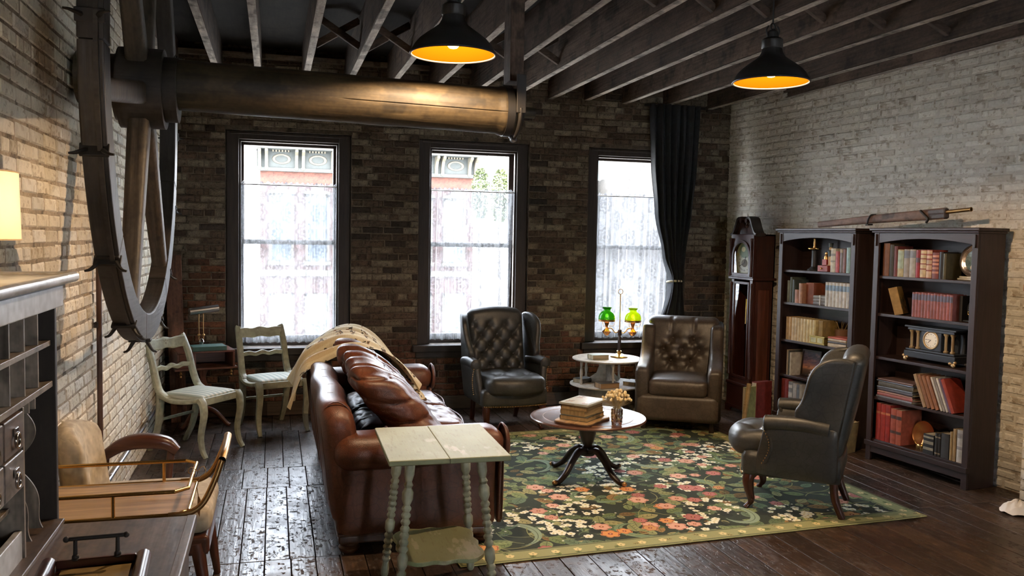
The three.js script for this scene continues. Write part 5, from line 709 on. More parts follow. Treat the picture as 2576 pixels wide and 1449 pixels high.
// ---------- wingback chairs, face +z ----------
const tuft = (x, y, p, q, amp) => { const a = x / p + y / q, b = x / p - y / q, k = Math.pow(Math.abs(Math.sin(PI * a) * Math.sin(PI * b)), 0.42), ra = a - Math.round(a), rb = b - Math.round(b); return amp * (k - 0.75) - amp * 1.1 * Math.exp(-(ra * ra + rb * rb) * 22); };
function wingback(pos, turn, label) {
  const g = thing('wingback_chair', label, 'chair', pos, turn, 'dark leather wingback chairs'), m = M.leather; g.scale.set(0.97, 0.97, 0.97);
  const lean = (y) => -0.2 * (y - 0.42);
  part('frame', [warp(soft(0.6, 0.16, 0.58, { r: 0.03, seg: [14, 4, 12] }), (x, y, z) => [x * (1 + 0.06 * z), y + 0.295, z - 0.01 + (z > 0 ? 0.05 * (1 - (x / 0.3) ** 2) : 0)])], m, g);
  part('seat', [warp(soft(0.53, 0.15, 0.56, { r: 0.06, seg: [40, 8, 40], bulge: [0, 0.03, 0.01], disp: (x, y, z, n) => (n[1] > 0.35 ? tuft(x, z + 0.02, 0.26, 0.26, 0.016) * sstep(0.27, 0.16, Math.max(Math.abs(x), Math.abs(z))) : 0) }), (x, y, z) => [x * (1 + 0.1 * z), y + 0.41, z + 0.055 + (z > 0 ? 0.08 * (1 - (x / 0.27) ** 2) : 0)])], m, g);
  const bk = part('backrest', [warp(soft(0.54, 0.66, 0.14, { r: 0.06, seg: [44, 54, 5], bulge: [0, 0, 0.01], disp: (x, y, z, n) => (n[2] > 0.4 && y < 0.24 ? tuft(x, y - 0.1, 0.155, 0.175, 0.02) * sstep(0.27, 0.2, Math.abs(x)) * sstep(0.25, 0.17, y) * sstep(-0.33, -0.2, y) : 0) }), (x, y, z) => [x, y + 0.69 + (y > 0 ? (y / 0.33) * 0.035 * Math.cos(x / 0.27 * PI / 2) : 0), z - 0.235 + lean(y + 0.69)])], m, g);
  const btn = []; for (let i = -4; i <= 4; i++) for (let j = -4; j <= 4; j++) { const x = (i + j) / 2 * 0.155, y = (i - j) / 2 * 0.175 + 0.1; if (Math.abs(x) < 0.22 && y < 0.2 && y > -0.22) btn.push(ball(0.009, x, y + 0.69, -0.235 + lean(y + 0.69) + 0.058, 1, 1, 0.5, 8)); }
  btn.forEach((q) => part('button', q, m, bk));
  for (const s of [-1, 1]) {
    const pr = new THREE.Shape(); pr.moveTo(-0.36, 0.985); pr.bezierCurveTo(-0.27, 1.02, -0.17, 1.0, -0.12, 0.93); pr.bezierCurveTo(-0.07, 0.85, -0.09, 0.76, -0.03, 0.68); pr.bezierCurveTo(0.0, 0.63, -0.05, 0.56, -0.1, 0.52); pr.lineTo(-0.28, 0.5); pr.lineTo(-0.36, 0.985);
    part('wing', warp(ext(pr, 0.055, 0.018, { bs: 3, cs: 14 }).rotateY(-PI / 2), (x, y, z) => [s * (0.28 + (x + 0.055) + 0.16 * sstep(0.55, 0.95, y) * sstep(-0.33, -0.05, z) * 0.35), y, z]), m, g);
    part('arm', [sweep([[s * 0.315, 0.56, -0.22], [s * 0.32, 0.578, -0.08], [s * 0.325, 0.58, 0.04], [s * 0.33, 0.575, 0.15]], (t) => [0.05, 0.046], { n: 16, m: 16, up: [0, 1, 0] }), warp(soft(0.07, 0.34, 0.44, { r: 0.03, seg: [4, 8, 12] }), (x, y, z) => [s * (0.3 + x + 0.02 * (y / 0.17)), y + 0.4, z - 0.06 + (z > 0.1 ? -0.05 * sstep(0.1, 0.25, z) * sstep(0.17, -0.1, y) * -1 - 0.1 * sstep(0.0, -0.17, Math.abs(y) - 0.17) * 0 : 0)])], m, g, 2);
    part('arm_front', [lathe([[0.001, 0.012], [0.02, 0.014], [0.034, 0.01], [0.042, 0.004], [0.05, 0]], 24).rotateX(PI / 2).translate(s * 0.33, 0.575, 0.15), warp(soft(0.055, 0.26, 0.03, { r: 0.013, seg: [5, 12, 3] }), (x, y, z) => [s * 0.315 + x * lerp(0.7, 1.3, y / 0.26 + 0.5), y + 0.44, z + 0.148 - 0.04 * Math.sin((y / 0.26 + 0.5) * PI)])], m, g);
    part('arm_nailheads', [...Array(14)].map((_, k) => { const t = k / 13; return ball(0.0055, s * 0.352, lerp(0.54, 0.32, t), 0.16 - 0.04 * Math.sin(t * PI), 1, 1, 0.6, 6); }), M.brassOld, g).userData.kind = 'stuff';
    part('front_leg', sweep([[s * 0.24, 0.25, 0.215], [s * 0.262, 0.2, 0.25], [s * 0.258, 0.12, 0.245], [s * 0.246, 0.05, 0.232], [s * 0.255, 0.018, 0.25], [s * 0.262, 0.001, 0.262]], (t) => (t < 0.25 ? lerp(0.038, 0.036, t * 4) : t < 0.75 ? lerp(0.036, 0.015, (t - 0.25) * 2) : lerp(0.015, 0.02, (t - 0.75) * 4)), { n: 26, m: 14 }), M.mahogany, g);
    part('rear_leg', sweep([[s * 0.22, 0.26, -0.25], [s * 0.22, 0.12, -0.265], [s * 0.215, 0.001, -0.31]], (t) => lerp(0.026, 0.02, t), { n: 8, m: 12, pow: 5, up: [1, 0, 0] }), M.mahogany, g);
  }
  part('nailhead_trim', [...Array(40)].map((_, k) => { const x = lerp(-0.29, 0.29, k / 39); return ball(0.0055, x, 0.228, 0.285 + 0.05 * (1 - (x / 0.3) ** 2), 1, 1, 0.6, 6); }), M.brassOld, g).userData.kind = 'stuff';
}
wingback([1.965, 0, -7.19], 0.08, 'dark leather wingback chair with tufted back standing before the middle window');
wingback([3.17, 0.0105, -4.63], fwdTurn(-0.76, -0.65), 'dark leather wingback chair turned away on the rug corner by the bookcases');
{ // button-back club chair
  const g = thing('club_chair', 'brown-grey leather button-back club chair in front of the tall clock', 'chair', [3.5, 0.0105, -6.88], fwdTurn(-0.5, 0.866)), m = M.leatherBrown, lean = (y) => -0.24 * (y - 0.4);
  part('base', place(soft(0.7, 0.24, 0.66, { r: 0.03, seg: [12, 5, 12] }), 0, 0.2, 0.02), m, g);
  part('seat_cushion', place(soft(0.5, 0.15, 0.56, { r: 0.045, seg: [20, 7, 20], bulge: [0, 0.025, 0.012], disp: (x, y, z, n) => (n[1] > 0.4 ? 0.012 * (N3(x * 6, z * 6, 4) - 0.5) : 0) }), 0, 0.375, 0.085), m, g);
  const rows = [[0.74, [-0.09, 0.1]], [0.64, [-0.17, 0.0, 0.15]], [0.54, [-0.1, 0.08]]], pts = rows.flatMap(([y, xs]) => xs.map((x) => [x, y]));
  const bk = part('backrest', [warp(soft(0.66, 0.56, 0.17, { r: 0.07, seg: [44, 40, 6], bulge: [0, 0, 0.02], disp: (x, y, z, n) => { if (n[2] < 0.4) return 0; let k = 0; for (const [bx, by] of pts) { const dx = x - bx, dy = y + 0.66 - by, d = Math.hypot(dx, dy), a = Math.atan2(dy, dx); k -= 0.04 * Math.exp(-((d / 0.028) ** 2)) + 0.012 * Math.exp(-((d / 0.07) ** 2)) * (1 + 0.6 * Math.cos(a * 6)); } return k + (y > 0.13 ? -0.012 * (Math.exp(-(((x + 0.1) / 0.012) ** 2)) + Math.exp(-(((x - 0.1) / 0.012) ** 2))) : 0); } }), (x, y, z) => [x * lerp(0.98, 1.02, y), y + 0.66, z - 0.215 + lean(y + 0.66)])], m, g);
  for (const [x, y] of pts) part('button', ball(0.012, x, y, -0.215 + lean(y) + 0.062, 1, 1, 0.5, 10), m, bk);
  for (const s of [-1, 1]) {
    const pr = new THREE.Shape(); pr.moveTo(-0.33, 0.1); pr.lineTo(0.34, 0.1); pr.lineTo(0.345, 0.5); pr.bezierCurveTo(0.34, 0.56, 0.25, 0.56, 0.12, 0.575); pr.bezierCurveTo(-0.02, 0.6, -0.12, 0.68, -0.2, 0.86); pr.lineTo(-0.36, 0.9); pr.lineTo(-0.33, 0.1);
    part('arm', warp(ext(pr, 0.12, 0.035, { bs: 4, cs: 16 }).rotateY(-PI / 2), (x, y, z) => [s * (0.245 + x + 0.12), y, z]), m, g, 1);
    for (const z of [-0.26, 0.28]) part('leg', sweep([[s * 0.29, 0.09, z], [s * 0.29, z > 0 ? 0.0005 : -0.01, z]], () => 0.022, { n: 2, m: 12, pow: 6, up: [1, 0, 0] }), M.darkWood, g);
  }
}
// ---------- tall case clock, faces -x ----------
{
  const g = thing('tall_case_clock', 'tall mahogany case clock with swan-neck top in the corner', 'clock', [4.405, 0, -7.235], -PI / 2), m = M.mahogany, w = 0.4, d = 0.22, zf = d / 2;
  part('base', [rbox(w + 0.02, 0.22, d + 0.01, 0.006, 0, 0.17, 0), rbox(w + 0.04, 0.03, d + 0.025, 0.008, 0, 0.285, 0), rbox(w + 0.04, 0.03, d + 0.025, 0.006, 0, 0.06, 0)], m, g, 0);
  for (const s of [-1, 1]) part('bracket_foot', ext([[0, 0], [0.07, 0], [0.075, 0.02], [0.12, 0.046], [0.12, 0.05], [0, 0.05]], 0.03, 0.003).scale(s > 0 ? -1 : 1, 1, 1).translate(s * (w / 2 + 0.02), 0.0, zf - 0.02), m, g);
  part('rear_foot', rbox(w * 0.9, 0.05, 0.02, 0.003, 0, 0.025, -zf + 0.01), m, g);
  // trunk frame round a long glass door
  part('trunk', [bb(-0.19, 0.3, zf - 0.03, -0.14, 1.3, zf, 0.004), bb(0.14, 0.3, zf - 0.03, 0.19, 1.3, zf, 0.004), bb(-0.19, 0.3, -zf, -0.175, 1.3, zf - 0.03), bb(-0.19, 0.3, -zf, 0.19, 1.3, -zf + 0.01), bb(-0.14, 0.3, zf - 0.03, 0.14, 0.34, zf, 0.004), bb(0.175, 0.3, -zf, 0.19, 0.33, zf - 0.03), bb(0.175, 1.2, -zf, 0.19, 1.3, zf - 0.03), bb(0.175, 0.33, -zf, 0.19, 1.2, -zf + 0.035), bb(0.175, 0.33, zf - 0.065, 0.19, 1.2, zf - 0.03)], m, g, 1);
  part('side_panel', bb(0.178, 0.33, -zf + 0.03, 0.185, 1.2, zf - 0.06), M.redWood, g, 1);
  for (const s of [-1, 1]) part('column', lathe([[0.014, 0.36], [0.018, 0.37], [0.012, 0.39], [0.011, 1.22], [0.018, 1.24], [0.014, 1.26]], 14, s * 0.185, 0, zf + 0.004), m, g);
  const dr = part('trunk_door', [bb(-0.138, 0.345, zf - 0.012, -0.118, 1.27, zf + 0.008, 0.003), bb(0.118, 0.345, zf - 0.012, 0.138, 1.27, zf + 0.008, 0.003), bb(-0.118, 0.345, zf - 0.012, 0.118, 0.37, zf + 0.008, 0.003), bb(-0.118, 1.245, zf - 0.012, 0.118, 1.27, zf + 0.008, 0.003)], m, g, 1);
  part('glass', place(prep(new THREE.PlaneGeometry(0.24, 0.88)), 0, 0.81, zf), M.glass, dr);
  for (const [x, y0] of [[-0.05, 0.86], [0.02, 0.8], [0.07, 0.84]]) part('weight', [cyl(0.021, 0.021, 0.24, x, y0 + 0.12, 0.01, 0, 0, 0, 20), cyl(0.002, 0.002, 1.25 - y0 - 0.24, x, (1.25 + y0 + 0.24) / 2, 0.01, 0, 0, 0, 6)], M.brass, g);
  part('pendulum', [cyl(0.004, 0.004, 0.66, 0, 0.9, -0.03, 0, 0, 0, 8), lathe([[0.001, -0.008], [0.06, 0], [0.001, 0.008]], 28, 0, 0.54, -0.03, PI / 2)], M.brass, g);
  // hood with arched dial door
  const arch = (w2, y0, y1) => { const s = new THREE.Shape(); s.moveTo(-w2, y0); s.lineTo(w2, y0); s.lineTo(w2, y1); s.absarc(0, y1, w2, 0, PI); s.lineTo(-w2, y0); return s; };
  const hood = new THREE.Shape([[-0.2, 1.3], [0.2, 1.3], [0.2, 1.72], [-0.2, 1.72]].map((p) => new THREE.Vector2(...p))); hood.holes.push(arch(0.156, 1.33, 1.5));
  part('hood', [ext(hood, 0.03, 0.003).translate(0, 0, zf - 0.02), bb(-0.2, 1.3, -zf, -0.185, 1.72, zf - 0.02), bb(0.185, 1.3, -zf, 0.2, 1.72, zf - 0.02), bb(-0.2, 1.3, -zf, 0.2, 1.72, -zf + 0.01), bb(-0.2, 1.705, -zf, 0.2, 1.72, zf - 0.02), rbox(0.45, 0.025, d + 0.03, 0.006, 0, 1.3, 0.002)], m, g, 1);
  const ring = arch(0.164, 1.325, 1.5); ring.holes.push(arch(0.138, 1.35, 1.5));
  const hd = part('hood_door', ext(ring, 0.012, 0.002).translate(0, 0, zf + 0.01), m, g, 1); part('glass', place(prep(new THREE.ShapeGeometry(arch(0.138, 1.35, 1.5), 24)), 0, 0, zf + 0.014), M.glass, hd);
  T.dial = canvasTex(256, 384, (c, W, H) => { c.fillStyle = '#b9c4a6'; c.fillRect(0, 0, W, H); c.fillStyle = '#d7dac6'; c.beginPath(); c.arc(128, 250, 112, 0, 7); c.fill(); c.fillStyle = '#6d6046'; c.beginPath(); c.arc(128, 250, 46, 0, 7); c.fill(); c.fillStyle = '#2c2a26'; c.font = 'bold 26px serif'; c.textAlign = 'center'; c.textBaseline = 'middle'; ['XII', 'I', 'II', 'III', 'IIII', 'V', 'VI', 'VII', 'VIII', 'IX', 'X', 'XI'].forEach((t, k) => { c.save(); c.translate(128, 250); c.rotate(k * PI / 6); c.fillText(t, 0, -84); c.restore(); }); c.fillStyle = '#7f947c'; c.beginPath(); c.arc(128, 110, 80, 0, 7); c.fill(); c.fillStyle = '#d9d2a0'; c.beginPath(); c.arc(108, 90, 30, 0, 7); c.fill(); c.fillStyle = '#c9bb7a'; for (const [x, y] of [[20, 150], [236, 150], [22, 360], [234, 360]]) { c.beginPath(); c.arc(x, y, 18, 0, 7); c.fill(); } });
  const dl = part('dial', uvOf(place(prep(new THREE.ShapeGeometry(arch(0.15, 1.335, 1.5), 24)), 0, 0, zf - 0.022), (x, y) => [x / 0.3 + 0.5, (y - 1.335) / 0.315]), std({ map: T.dial, roughness: 0.4 }), g);
  part('hand', [rbox(0.006, 0.07, 0.003, 0.001, 0.012, 1.475, zf - 0.018, 0, 0, -0.4), rbox(0.005, 0.095, 0.003, 0.001, -0.035, 1.43, zf - 0.016, 0, 0, 1.9)], M.black, dl);
  for (const s of [-1, 1]) part('hood_column', lathe([[0.016, 1.32], [0.019, 1.335], [0.012, 1.36], [0.0115, 1.64], [0.019, 1.665], [0.016, 1.68]], 14, s * 0.185, 0, zf + 0.022), m, g);
  for (const s of [-1, 1]) {
    part('swan_neck', [sweep([[s * 0.225, 1.715, zf], [s * 0.19, 1.73, zf], [s * 0.15, 1.79, zf], [s * 0.11, 1.86, zf], [s * 0.065, 1.872, zf], [s * 0.045, 1.845, zf]], (t) => [0.016, 0.055], { n: 26, m: 14, pow: 5, up: [0, 0, 1] }).translate(0, 0, -0.045)], M.darkWood, g);
    part('rosette', cyl(0.022, 0.022, 0.11, s * 0.05, 1.85, zf - 0.045, PI / 2, 0, 0, 18), m, g);
  }
  part('tympanum', ext([[-0.2, 1.72], [0.2, 1.72], [0.15, 1.78], [0.1, 1.84], [0.06, 1.845], [0.03, 1.78], [-0.03, 1.78], [-0.06, 1.845], [-0.1, 1.84], [-0.15, 1.78]], 0.02, 0.002).translate(0, 0, zf - 0.05), m, g);
  part('finial', lathe([[0.018, 1.78], [0.022, 1.8], [0.01, 1.815], [0.02, 1.84], [0.016, 1.86], [0.004, 1.88], [0.001, 1.91]], 16, 0, 0, zf - 0.04), m, g);
}

// ---------- bookcases ----------
const CASES = { L: { pos: [4.484, 0, -6.213], say: 'clock-side bookcase' }, R: { pos: [4.574, 0, -5.088], say: 'right bookcase' } }, CT2 = -1.4474, SH = [0.165, 0.49, 0.8, 1.128, 1.412];
const NTH = ['first', 'second', 'third', 'fourth', 'fifth', 'sixth', 'seventh', 'eighth', 'ninth', 'tenth', 'eleventh', 'twelfth', 'thirteenth', 'fourteenth'], SHELF = ['bottom shelf', 'shelf above the bottom', 'middle shelf', 'second shelf down', 'top shelf'];
for (const [k, lab] of [['L', 'dark wood bookcase with arched top rail beside the tall clock'], ['R', 'dark wood bookcase with arched top rail at the right edge']]) {
  const g = thing('bookcase', lab, 'bookcase', CASES[k].pos, CT2, 'pair of dark bookcases'), m = M.caseWood, W = 0.445, D = 0.13, H = 1.735;
  for (const s of [-1, 1]) {
    part('side_panel', bb(s * W, 0.001, -D, s * (W - 0.02), H, D - 0.02, 0.003), m, g, 1);
    const st = part('stile', bb(s * W, 0.001, D - 0.02, s * (W - 0.046), H, D, 0.003), m, g, 1); part('corbel', bb(s * (W - 0.014), H - 0.1, D, s * (W - 0.028), H - 0.01, D + 0.012, 0.003), m, st, 1);
  }
  part('back_panel', bb(-W + 0.01, 0.08, -D, W - 0.01, H, -D + 0.008), m, g, 0);
  SH.forEach((y, i) => part('shelf', bb(-W + 0.02, y - 0.022, -D + 0.008, W - 0.02, y, D - (i ? 0.024 : 0.02), 0.003), m, g, 0));
  part('bottom_rail', [bb(-W - 0.004, SH[0] - 0.05, D - 0.02, W + 0.004, SH[0] - 0.012, D + 0.014, 0.004), bb(-W + 0.046, SH[0] - 0.1, D - 0.018, W - 0.046, SH[0] - 0.05, D - 0.004)], m, g, 0);
  const ar = [[-W + 0.046, H], [-W + 0.046, H - 0.078]]; for (let i = 0; i <= 24; i++) { const x = lerp(-W + 0.046, W - 0.046, i / 24); ar.push([x, H - 0.078 + 0.034 * (1 - (x / (W - 0.046)) ** 2)]); } ar.push([W - 0.046, H]);
  part('arched_rail', ext(ar.slice(0, 1).concat(ar.slice(2)), 0.018, 0.002).translate(0, 0, D - 0.02), m, g, 0);
  part('crown', [bb(-W - 0.012, H, -D, W + 0.012, H + 0.014, D + 0.016, 0.004), bb(-W - 0.026, H + 0.014, -D, W + 0.026, H + 0.036, D + 0.03, 0.006)], m, g, 0);
}
// puts a local point of a bookcase into the room
const inCase = (k, u, y, zl) => { const p = V(u - 0.445, y, zl).applyAxisAngle(V(0, 1, 0), CT2); return [p.x + CASES[k].pos[0], p.y, p.z + CASES[k].pos[2]]; };
// standing row: [colour name, rgb, u0, u1, height, options]
function row(k, shelf, group, list, depth = 0.15) {
  list.forEach(([name, c, u0, u1, h, o = {}], i) => book(`${name}, ${NTH[i]} ${o.in ?? 'from left'} on ${SHELF[shelf]} of ${CASES[k].say}`, { w: u1 - u0 - 0.0015, h, d: depth, c, ...o }, inCase(k, (u0 + u1) / 2, SH[shelf] + 0.0006, 0.098 - depth / 2 - (o.back ?? 0)), CT2 + (o.turn ?? 0), group));
}
const lab = (a, c) => Object.assign(a, { c });
{ const k = 'R';
  row(k, 4, 'hardbacks on the top shelf', [['brown book', [0.2, 0.075, 0.025], 0.064, 0.122, 0.245], ['olive grey book', [0.055, 0.05, 0.036], 0.124, 0.163, 0.235], ['dull red book', [0.17, 0.03, 0.022], 0.165, 0.199, 0.224], ['cream spined book', [0.5, 0.42, 0.22], 0.2, 0.255, 0.2, { band: lab([[0.3, 0.95]], [0.42, 0.5, 0.36]) }], ['grey and tan book', [0.34, 0.29, 0.24], 0.257, 0.308, 0.203, { band: lab([[0.68, 0.95]], [0.2, 0.21, 0.25]) }], ['pale grey book', [0.4, 0.36, 0.3], 0.309, 0.362, 0.203, { band: lab([[0.7, 0.95]], [0.22, 0.23, 0.26]) }], ['crimson book', [0.3, 0.015, 0.02], 0.364, 0.401, 0.2, { band: lab([[0.55, 0.72]], [0.1, 0.05, 0.06]) }], ['cream banded red volume', [0.26, 0.05, 0.03], 0.403, 0.455, 0.203, { band: lab([[0.03, 0.3], [0.34, 0.48], [0.52, 0.66], [0.7, 0.82], [0.86, 0.97]], [0.62, 0.45, 0.24]) }], ['gilt banded red volume', [0.28, 0.05, 0.03], 0.456, 0.504, 0.203, { band: lab([[0.03, 0.25], [0.3, 0.46], [0.5, 0.64], [0.7, 0.8], [0.86, 0.97]], [0.62, 0.4, 0.24]) }], ['dark red ribbed book', [0.2, 0.035, 0.025], 0.506, 0.562, 0.185, { band: lab([[0.2, 0.28], [0.36, 0.44], [0.52, 0.6], [0.66, 0.74], [0.82, 0.9]], [0.6, 0.24, 0.14]) }], ['black book', [0.02, 0.02, 0.022], 0.564, 0.594, 0.19], ['dark olive book', [0.09, 0.075, 0.03], 0.595, 0.622, 0.18]]);
  const pink = []; for (let i = 0; i < 13; i++) pink.push(['slim pink set volume', [0.3 + 0.03 * (i % 3), 0.105, 0.1], 0.346 + i * 0.0265, 0.346 + (i + 1) * 0.0265, 0.178 + 0.003 * (i % 2), { band: lab([[0.7, 0.93]], [0.14, 0.13, 0.2]) }]);
  pink.push(['black book end volume', [0.02, 0.02, 0.025], 0.7, 0.725, 0.175, { back: 0.05 }]); row(k, 3, 'pink set on the second shelf', pink, 0.13);
  // stacks of magazines and slanting books
  let y = SH[1]; const mag = [[[0.2, 0.21, 0.25], 0.016], [[0.42, 0.13, 0.12], 0.022], [[0.45, 0.25, 0.2], 0.014], [[0.09, 0.08, 0.1], 0.02], [[0.2, 0.24, 0.32], 0.012], [[0.1, 0.09, 0.07], 0.034], [[0.24, 0.3, 0.42], 0.008], [[0.17, 0.1, 0.085], 0.014]];
  mag.forEach(([c, t], i) => { book(`${['slate', 'pink', 'salmon', 'black', 'blue-grey', 'dark printed', 'pale blue', 'brown'][i]} flat book, ${NTH[i]} from bottom of the pile in right bookcase`, { w: t, h: 0.34 - 0.012 * (i % 3), d: 0.2, c }, inCase(k, 0.225 + 0.006 * (i % 2), y + 0.0005, 0.0), CT2 + 0.03 * (i % 3 - 1), 'pile of flat books', true); y += t + 0.0008; });
  const slant = [['tan', [0.42, 0.28, 0.16]], ['brown', [0.3, 0.13, 0.06]], ['rust', [0.34, 0.14, 0.06]], ['sienna', [0.3, 0.12, 0.055]], ['white', [0.6, 0.57, 0.5]], ['grey', [0.3, 0.27, 0.25]], ['ivory', [0.62, 0.58, 0.5]], ['purple', [0.14, 0.08, 0.16]], ['red', [0.4, 0.05, 0.025]]];
  slant.forEach(([n, c], i) => { const b = book(`${n} slanting book, ${NTH[i]} from left among the leaning books on the ${SHELF[1]}`, { w: i > 3 && i < 8 ? 0.016 : 0.026, h: 0.245, d: 0.16, c }, inCase(k, 0.478 + [0, 0.028, 0.056, 0.084, 0.112, 0.13, 0.148, 0.166, 0.184][i] * 1.28 + 0.03, SH[1] + 0.004, 0.03), 0, 'leaning books'); b.rotation.set(0, CT2, 0.42, 'YXZ'); });
  book(`cream upright book at the right end of the ${SHELF[1]}`, { w: 0.014, h: 0.2, d: 0.15, c: [0.55, 0.48, 0.34] }, inCase(k, 0.834, SH[1] + 0.001, 0.02), CT2, 'leaning books');
  row(k, 0, 'books on the bottom shelf', [['tall scarlet album', [0.4, 0.03, 0.018], 0.062, 0.105, 0.28, { band: lab([[0.72, 0.78]], [0.6, 0.2, 0.08]) }], ['tall scarlet album', [0.42, 0.032, 0.018], 0.107, 0.15, 0.278, { band: lab([[0.72, 0.78]], [0.6, 0.2, 0.08]) }], ['tall scarlet album', [0.4, 0.03, 0.02], 0.152, 0.196, 0.28, { band: lab([[0.72, 0.78]], [0.6, 0.2, 0.08]) }], ['orange red album with dark bands', [0.42, 0.09, 0.05], 0.2, 0.25, 0.262, { band: lab([[0.3, 0.38], [0.72, 0.82]], [0.09, 0.05, 0.045]) }], ['orange red album with dark bands', [0.42, 0.1, 0.055], 0.252, 0.302, 0.26, { band: lab([[0.3, 0.38], [0.72, 0.82]], [0.09, 0.05, 0.045]) }]], 0.2);
  row(k, 0, 'books on the bottom shelf', [['black lettered book', [0.02, 0.02, 0.02], 0.5, 0.588, 0.14, { in: 'from left in right half', band: lab([[0.2, 0.34], [0.5, 0.66], [0.8, 0.9]], [0.4, 0.36, 0.26]) }], ['thin black book', [0.03, 0.028, 0.026], 0.598, 0.622, 0.165, { in: 'from left in right half', band: lab([[0.1, 0.16], [0.8, 0.85]], [0.4, 0.32, 0.2]) }], ['thin black book', [0.03, 0.028, 0.026], 0.624, 0.646, 0.165, { in: 'from left in right half', band: lab([[0.1, 0.16], [0.8, 0.85]], [0.4, 0.32, 0.2]) }], ['charcoal book', [0.05, 0.048, 0.045], 0.65, 0.714, 0.175, { in: 'from left in right half' }], ['buff book', [0.42, 0.28, 0.12], 0.72, 0.742, 0.2, { in: 'from left in right half' }], ['tan book', [0.5, 0.33, 0.16], 0.744, 0.77, 0.225, { in: 'from left in right half' }], ['white spined book', [0.6, 0.58, 0.54], 0.776, 0.824, 0.226, { in: 'from left in right half', band: lab([[0.4, 0.5], [0.75, 0.9]], [0.36, 0.35, 0.34]) }]], 0.15);
  // orange disc beside the albums
  const od = thing('copper_plate', 'round copper plate leaning beside the red albums', 'plate', inCase(k, 0.402, SH[0] + 0.1, -0.03), CT2); part('disc', lathe([[0.001, 0], [0.064, 0.004], [0.088, 0.012], [0.096, 0.018], [0.096, 0.02], [0.086, 0.015], [0.001, 0.004]], 40).rotateX(PI / 2 - 0.14), M.copper, od); part('stand', rbox(0.1, 0.014, 0.07, 0.004, 0, -0.0925, 0.0), M.brassOld, od);
  const fg = thing('brass_figurine', 'small brass figurine on the bottom shelf of the right-hand bookcase', 'figurine', inCase(k, 0.44, SH[0] + 0.0006, 0.06), CT2); part('body', [ball(0.018, 0, 0.03, 0, 1.7, 0.9, 0.8), ball(0.011, 0.03, 0.05, 0), ...[-0.02, 0.02].flatMap((x) => [-0.007, 0.007].map((z) => cyl(0.004, 0.005, 0.03, x, 0.015, z)))], M.brass, fg); part('tail', tube([[-0.028, 0.035, 0], [-0.045, 0.05, 0], [-0.04, 0.065, 0]], 0.003, 10, 6), M.brass, fg);
  // open atlas with a dark cover, leaning
  const at = thing('book', 'thick ochre atlas leaning at the left of the second shelf down', 'book', inCase(k, 0.195, SH[3] + 0.003, 0.03), CT2 + 0.5); at.rotation.set(0, CT2 + 0.5, 0.27, 'YXZ');
  part('cover', [rbox(0.06, 0.205, 0.004, 0.001, 0, 0.103, 0.07)], bookMat([0.42, 0.25, 0.08]), at); part('pages', rbox(0.05, 0.195, 0.135, 0.002, 0, 0.1, 0), M.paper, at); part('front_board', uvOf(bb(0.027, 0, -0.07, 0.031, 0.205, 0.07), (x, y, z) => [z * 6, y * 5]), std({ map: canvasTex(128, 128, (c) => { c.fillStyle = '#a97d3c'; c.fillRect(0, 0, 128, 128); const r = rng(8); for (let i = 0; i < 60; i++) { c.fillStyle = i % 3 ? 'rgba(40,32,18,.5)' : 'rgba(150,120,50,.5)'; c.beginPath(); c.ellipse(r() * 128, 50 + r() * 70, 4 + r() * 16, 4 + r() * 9, r() * 6, 0, 7); c.fill(); } }), roughness: 0.4 }), at);
  part('back_board', bb(-0.031, 0, -0.07, -0.027, 0.205, 0.07), bookMat([0.42, 0.25, 0.08]), at);
  const he = thing('dark_bookend', 'dark metal bookend after the pink set', 'bookend', inCase(k, 0.778, SH[3] + 0.0006, 0.0), CT2); part('base', rbox(0.09, 0.012, 0.1, 0.003, 0, 0.006, 0), M.iron, he); part('head', [ball(0.05, 0, 0.09, 0, 0.8, 1.15, 0.9, 18), cyl(0.03, 0.022, 0.05, 0, 0.03, 0), ball(0.012, 0.005, 0.085, 0.046), ball(0.022, -0.015, 0.14, 0, 0.6, 1.3, 0.6)], M.black, he); part('nose_ring', torus(0.014, 0.003, 0.005, 0.062, 0.046, 0, 0, 0, 16, 6), M.brass, he);
  // silver portrait plate
  const pp = thing('silver_plate', 'round silver rimmed portrait plate on the top shelf', 'plate', inCase(k, 0.752, SH[4] + 0.135, -0.02), CT2), tilt = PI / 2 - 0.12;
  part('rim', lathe([[0.074, 0.004], [0.085, 0.01], [0.09, 0.005], [0.103, 0.009], [0.108, 0.016], [0.112, 0.014], [0.112, 0.009], [0.074, -0.004]], 56).rotateX(tilt), std({ color: C(0.6, 0.52, 0.5), roughness: 0.22, metalness: 0.9 }), pp);
  part('picture', uvOf(lathe([[0.001, 0.003], [0.076, 0.003]], 40).rotateX(tilt), (x, y) => [x / 0.152 + 0.5, y / 0.152 + 0.5]), std({ map: canvasTex(256, 256, (c) => { c.fillStyle = '#6f8791'; c.fillRect(0, 0, 256, 256); const r = rng(3); for (let i = 0; i < 160; i++) { c.fillStyle = i % 2 ? 'rgba(60,80,92,.25)' : 'rgba(150,165,168,.22)'; c.beginPath(); c.ellipse(r() * 256, r() * 256, 10 + r() * 26, 6 + r() * 14, r() * 6, 0, 7); c.fill(); } c.fillStyle = '#c8ad93'; c.beginPath(); c.ellipse(165, 150, 62, 50, 0.2, 0, 7); c.fill(); c.fillStyle = '#d8cdb8'; c.beginPath(); c.ellipse(150, 205, 70, 46, 0, 0, 7); c.fill(); c.fillStyle = '#35424b'; c.beginPath(); c.ellipse(165, 100, 55, 24, 0.1, 0, 7); c.fill(); }), roughness: 0.25 }), pp);
  part('stand', [rbox(0.19, 0.012, 0.06, 0.003, 0.0, -0.128, 0.02), rbox(0.16, 0.014, 0.02, 0.003, 0.0, -0.115, 0.04)], M.ivory, pp);
